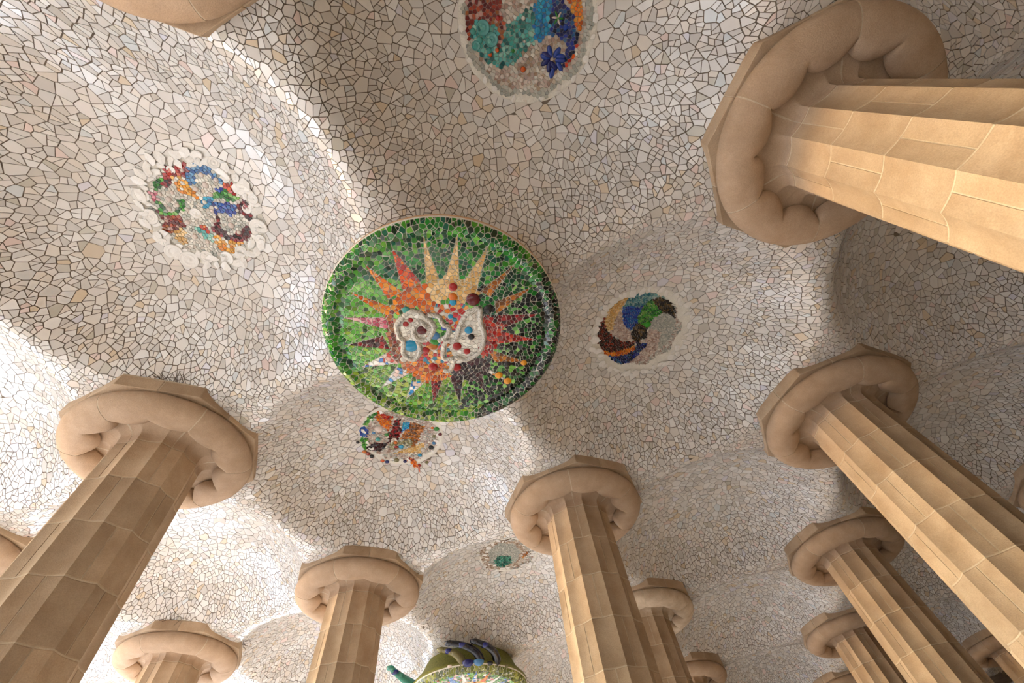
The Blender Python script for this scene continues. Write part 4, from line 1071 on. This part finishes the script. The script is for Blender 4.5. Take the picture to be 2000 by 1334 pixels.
def build_sun(loc, R, label, first):
    f = disc_surface(R)
    root = empty('sun_disc', loc)
    tag(root, label, 'mosaic disc', 'mosaic sun discs hanging from the ceiling')
    body = link('disc_body', disc_base(R, f, M_WGROUT), root)
    body.data.materials.append(M_EDGE if first else M_OLIVE)
    nseg = 96
    for p in body.data.polygons:
        if p.index >= 40 * nseg:
            p.material_index = 1
    rays = ART['rays']
    regs = ART['sunbody']
    size = 0.046 if first else 0.060
    cells = disc_cells(R * 1.04, size, 11 if first else 12)
    ray_sets = [TileSet() for _ in rays]
    field = []
    heart = TileSet()
    # directions of the picture on the disc
    for c in cells:
        A, x, y = area_centroid(c)
        q = math.hypot(x, y)
        if q > 0.85 * R:                                 # trimmed along the edge of the disc
            c = trim(c, x / q, y / q, 0.992 * R)
            if c is None:
                continue
        if rng.random() < 0.3:
            parts = split_cell(c, rng.uniform(0, 3.14))
        else:
            parts = [c]
        done = []
        for c2 in parts:
            for k, (cn, poly) in enumerate(rays):
                c2, outs = cut_by(c2, poly)
                if c2 is not None:                       # piece inside this ray
                    done += [(q, None) for q in outs]
                    done.append((c2, k))
                    c2 = None
                    break
                c2 = outs[0]
            if c2 is not None:
                done.append((c2, None))
        for c2, rk in done:
            p = inset(c2, 0.0034)
            if p is None:
                continue
            A, x, y = area_centroid(p)
            r = math.hypot(x, y)
            hit = ('ray', rk, rays[rk][0]) if rk is not None else None
            for cn, poly in regs:
                if inside((x, y), poly):
                    hit = ('heart', 0, cn)
            if hit and hit[0] == 'ray':
                cn = hit[2] if first else ['white', 'bluewhite', 'orange', 'white', 'steel'][hit[1] % 5]
                ray_sets[hit[1]].add(p, f, None, pal(cn, 1.25), 0.012, 0.007, 0.03)
                continue
            if hit:
                heart.add(p, f, None, pal(hit[2], 1.2), 0.012, 0.006, 0.05)
                continue
            if not first:
                field.append((A, p, pal('rimolive' if r > 0.8 * R else rng.choice(['lightgreen', 'pinkwhite', 'olivegreen', 'midgreen']))))
                continue
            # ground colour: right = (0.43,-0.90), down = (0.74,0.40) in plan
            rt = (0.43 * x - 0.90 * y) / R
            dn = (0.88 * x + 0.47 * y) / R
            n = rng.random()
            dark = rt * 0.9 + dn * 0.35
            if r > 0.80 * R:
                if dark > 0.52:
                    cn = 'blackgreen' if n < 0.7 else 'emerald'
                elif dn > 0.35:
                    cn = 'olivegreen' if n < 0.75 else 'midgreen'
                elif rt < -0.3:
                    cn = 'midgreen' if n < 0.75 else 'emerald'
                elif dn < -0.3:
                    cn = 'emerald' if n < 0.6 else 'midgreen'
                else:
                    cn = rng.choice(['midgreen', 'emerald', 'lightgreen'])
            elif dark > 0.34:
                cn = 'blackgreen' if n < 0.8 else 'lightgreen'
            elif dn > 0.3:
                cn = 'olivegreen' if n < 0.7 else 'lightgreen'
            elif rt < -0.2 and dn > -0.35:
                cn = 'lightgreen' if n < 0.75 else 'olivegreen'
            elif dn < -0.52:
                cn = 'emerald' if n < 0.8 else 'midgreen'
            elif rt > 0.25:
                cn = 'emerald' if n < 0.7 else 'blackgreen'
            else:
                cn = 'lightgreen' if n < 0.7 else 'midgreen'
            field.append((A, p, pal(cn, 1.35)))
    for k, ts in enumerate(ray_sets):
        if ts.f:
            o = link('ray', ts.mesh('ray', M_GLASS), root)
            o['kind'] = 'stuff'
    o = link('heart_mosaic', heart.mesh('heart_mosaic', M_GLASS), root)
    o['kind'] = 'stuff'
    field.sort(key=lambda q: -q[0])
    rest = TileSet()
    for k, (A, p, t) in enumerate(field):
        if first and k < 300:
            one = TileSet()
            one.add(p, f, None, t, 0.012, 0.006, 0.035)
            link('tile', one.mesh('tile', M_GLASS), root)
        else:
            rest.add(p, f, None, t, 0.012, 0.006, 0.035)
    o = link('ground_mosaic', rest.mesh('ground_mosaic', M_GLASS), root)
    o['kind'] = 'stuff'
    for pts in ART['scrolls']:
        link('scroll', tube_mesh('scroll', [(x, y, f(x, y) - 0.008) for x, y in pts], 0.026, M_SCROLL, 10), root)
    for c, (x, y), r in ART['bosses']:
        o = link('boss', boss_mesh(c), root, (x, y, f(x, y) - 0.008))
        o.scale = (r, r, r * 0.42)
    return root, f

build_sun((0, 0, ZC + DISC_Z), 1.21, 'big round green mosaic disc with a many-rayed orange and red sun', True)
root2, f2 = build_sun((2 * SX, SY, ZC + DISC_Z), 1.25, 'mosaic disc at the bottom edge with olive rim and white and orange rays', False)
# sprouting arms round the far disc
for (a0, L, curl, c) in ((201, 0.22, -0.5, 'olive'), (219, 0.42, -0.75, 'ink'), (236, 0.36, -0.7, 'ink'), (132, 0.6, 0.2, 'tealdeep')):
    a = math.radians(a0)
    pts = []
    for k in range(6):
        t = k / 5
        rr = 1.16 + L * t
        b = a + curl * t * t * 0.6
        pts.append((rr * math.cos(b), rr * math.sin(b), 0.12 + 0.30 * t - 0.05 * t * t))
    arm = link('sprout', tube_mesh('sprout', pts, (0.10, 0.05), boss_mat(c), 8), root2)
    for k in range(3, 6):
        o = link('boss', boss_mesh('navy' if k == 4 else c), arm, pts[k])
        o.scale = (0.085, 0.085, 0.085)

for (a0, rr, zz, s, c) in ((207, 1.19, 0.12, 0.13, 'navy'), (217, 1.20, 0.12, 0.12, 'steel'), (228, 1.22, 0.1, 0.07, 'ink'), (190, 1.2, 0.1, 0.07, 'pearl'), (246, 1.22, 0.1, 0.06, 'olive')):
    a = math.radians(a0)
    o = link('boss', boss_mesh(c), root2, (rr * math.cos(a), rr * math.sin(a), zz))
    o.scale = (s, s, s)

# --- dome medallions ------------------------------------------------
def build_medallion(key, label, R, base_cols, size, seed, rough_ring=True):
    cx, cy = MED_C[key]
    root = empty('ceiling_medallion', (cx, cy, ZC + 1.04))
    tag(root, label, 'medallion', 'mosaic medallions in the domes')
    def f(x, y):
        return vault1(cx + x, cy + y) - ZC - 1.04 - 0.012
    BR = MED_R[key] + 0.10
    prof = [(BR * k / 16, f(BR * k / 16, 0) + (0.004 if k < 16 else 0.03)) for k in range(17)]
    link('mortar_bed', lathe('mortar_bed', prof, 64, M_WGROUT), root)
    rim_r = {'m2': 0.575, 'm3': 0.60}.get(key, 9.0)
    regs = ART[key]
    sets = [TileSet() for _ in regs]
    base = TileSet()
    for c in disc_cells(R * 1.16, size, seed):
        p = inset(c, 0.0022)
        if p is None:
            continue
        A, x, y = area_centroid(p)
        r = math.hypot(x, y)
        hit = None
        for k, (cn, poly) in enumerate(regs):
            if inside((x, y), poly):
                hit = k
        if hit is None:
            if r > R * (0.97 + 0.04 * math.sin(9 * math.atan2(y, x))):
                continue
            base.add(p, f, None, pal('glassgrey' if r > rim_r else rng.choice(base_cols)), 0.012, rng.uniform(0.004, 0.009), 0.04)
        else:
            sets[hit].add(p, f, None, pal(regs[hit][0], 1.1), 0.014, 0.008, 0.06)
    o = link('pale_ground', base.mesh('pale_ground', M_GLASS), root)
    o['kind'] = 'stuff'
    for ts in sets:
        if ts.f:
            o = link('colour_patch', ts.mesh('colour_patch', M_GLASS), root)
            o['kind'] = 'stuff'
    for c, (x, y), r in ART[key + 'b'] if key + 'b' in ART else []:
        o = link('boss', boss_mesh(c), root, (x, y, f(x, y) - 0.006))
        q = 0.8 if key == 'm1' else 1.0
        o.scale = (r * q, r * q, r * (0.7 if not c.endswith('dish') else 0.9))
    return root, f

def shard_ring(root, f, r0, r1, n, seed, smin, smax, kinds=(0, 1, 2, 3, 4, 5)):
    r = random.Random(seed)
    for k in range(n):
        a = 2 * math.pi * (k + r.uniform(-0.3, 0.3)) / n
        q = r.uniform(r0, r1)
        x, y = q * math.cos(a), q * math.sin(a)
        o = link('china_shard', SHARDS[r.choice(kinds)], root, (x, y, f(x, y) - 0.004))
        s = r.uniform(smin, smax)
        o.scale = (s * 1.15, s * r.uniform(0.8, 1.3), s * 0.45)
        o.rotation_euler = (r.uniform(-0.2, 0.2), r.uniform(-0.2, 0.2), a + r.choice((0, math.pi / 2, 0.6, -0.6)) + r.uniform(-0.3, 0.3))

m1, f1 = build_medallion('m1', 'many-coloured medallion ringed with white china shards in the bright left dome', 0.55, ['white', 'white', 'glassgrey'], 0.036, 21)
shard_ring(m1, f1, 0.535, 0.58, 34, 5, 0.08, 0.13)
shard_ring(m1, f1, 0.60, 0.65, 34, 6, 0.09, 0.14)
for (x, y), r in ART['m1s']:
    o = link('saucer', SAUCER, m1, (x, y, f1(x, y) - 0.006))
    o.scale = (r, r, r * 0.5)
    o.rotation_euler = (rng.uniform(-0.2, 0.2), rng.uniform(-0.2, 0.2), 0)
m2, f2m = build_medallion('m2', 'teal, blue and rust swirl medallion cut off by the top edge', 0.655, ['rosepebble', 'rosepebble', 'palebrown', 'white'], 0.036, 22)
shard_ring(m2, f2m, 0.645, 0.67, 20, 8, 0.05, 0.08, (1, 2, 3))
(fx, fy), fr = ART['m2flower']
for k in range(11):
    a = k * 2.4
    q = fr * (0.35 + 0.45 * ((k * 0.37) % 1.0))
    o = link('blue_petal', boss_mesh('blue' if k % 3 else 'navy'), m2, (fx + q * math.cos(a), fy + q * math.sin(a), f2m(fx, fy) - 0.012))
    o.scale = (fr * 0.40, fr * 0.19, fr * 0.22)
    o.rotation_euler.z = a + (k % 3 - 1) * 0.4
(fx, fy), fr = ART['m2star']
for k in range(6):
    a = k * math.pi / 3
    o = link('star_point', boss_mesh('green' if k % 2 else 'pearl'), m2, (fx + fr * 0.45 * math.cos(a), fy + fr * 0.45 * math.sin(a), f2m(fx, fy) - 0.01))
    o.scale = (fr * 0.5, fr * 0.14, fr * 0.16)
    o.rotation_euler.z = a
m3, f3 = build_medallion('m3', 'pinwheel medallion of blue, green, black and gold blades in the right dome', 0.60, ['white', 'glassgrey', 'rosepebble'], 0.028, 23)
shard_ring(m3, f3, 0.67, 0.74, 44, 9, 0.08, 0.14, (1, 2, 3, 4, 5))
m4, f4 = build_medallion('m4', 'orange and crimson medallion half hidden behind the green sun disc', 0.60, ['rosepebble', 'white', 'glassgrey', 'rosepebble'], 0.034, 24)
shard_ring(m4, f4, 0.56, 0.60, 16, 10, 0.06, 0.09)
m5, f5 = build_medallion('m5', 'pale worn medallion with a teal centre beside the central column', 0.56, ['palebrown', 'glassgrey', 'white', 'rosepebble'], 0.040, 25)
shard_ring(m5, f5, 0.46, 0.62, 26, 12, 0.08, 0.14)

# --- wire bird spikes on the slabs ----------------------------------
def spikes(i, j, a0, a1, n, label, seed):
    r = random.Random(seed)
    vs_, fs = [], []
    root_r = OA + 0.0
    base = None
    def bar(p, q, rad):
        b = len(vs_)
        d = (q - p).normalized()
        up = Vector((0, 0, 1)) if abs(d.z) < 0.9 else Vector((1, 0, 0))
        a = d.cross(up).normalized()
        c = d.cross(a).normalized()
        for e in (p, q):
            for k in range(4):
                t = k * math.pi / 2
                vs_.append(tuple(e + a * (rad * math.cos(t)) + c * (rad * math.sin(t))))
        for k in range(4):
            fs.append((b + k, b + (k + 1) % 4, b + 4 + (k + 1) % 4, b + 4 + k))
    for k in range(n):
        t = a0 + (a1 - a0) * (k + 0.5) / n
        m = (t % (math.pi / 4))
        if m > math.pi / 8:
            m -= math.pi / 4
        rr = OA / math.cos(m)
        p = Vector((rr * math.cos(t), rr * math.sin(t), OZ0 + 0.16 + r.uniform(-0.005, 0.005)))
        out = Vector((math.cos(t + r.uniform(-0.5, 0.5)), math.sin(t + r.uniform(-0.5, 0.5)), r.uniform(-0.9, 0.5))).normalized()
        bar(p, p + out * r.uniform(0.10, 0.17), 0.0030)
    me = mesh_from('bird_spike_strip', vs_, fs, M_WIRE)
    o = link('bird_spike_strip', me, None, (i * SX, j * SY, ZC))
    tag(o, label, 'bird spikes', 'bird spike strips')
    return o

D_ = math.radians
spikes(0, 1, D_(-143), D_(-124), 16, 'wire bird spikes on the far left face of the big column slab', 1)
spikes(0, 1, D_(-106), D_(-86), 20, 'longer row of wire bird spikes on the front of the big column slab', 2)
spikes(0, 2, D_(-120), D_(-95), 14, 'wire bird spikes on the slab at the left frame edge', 3)
spikes(1, 2, D_(-152), D_(-134), 12, 'wire bird spikes on the outer side of the bottom left small capital', 4)
spikes(1, 2, D_(-72), D_(-56), 12, 'wire bird spikes on the inner side of the bottom left small capital', 5)
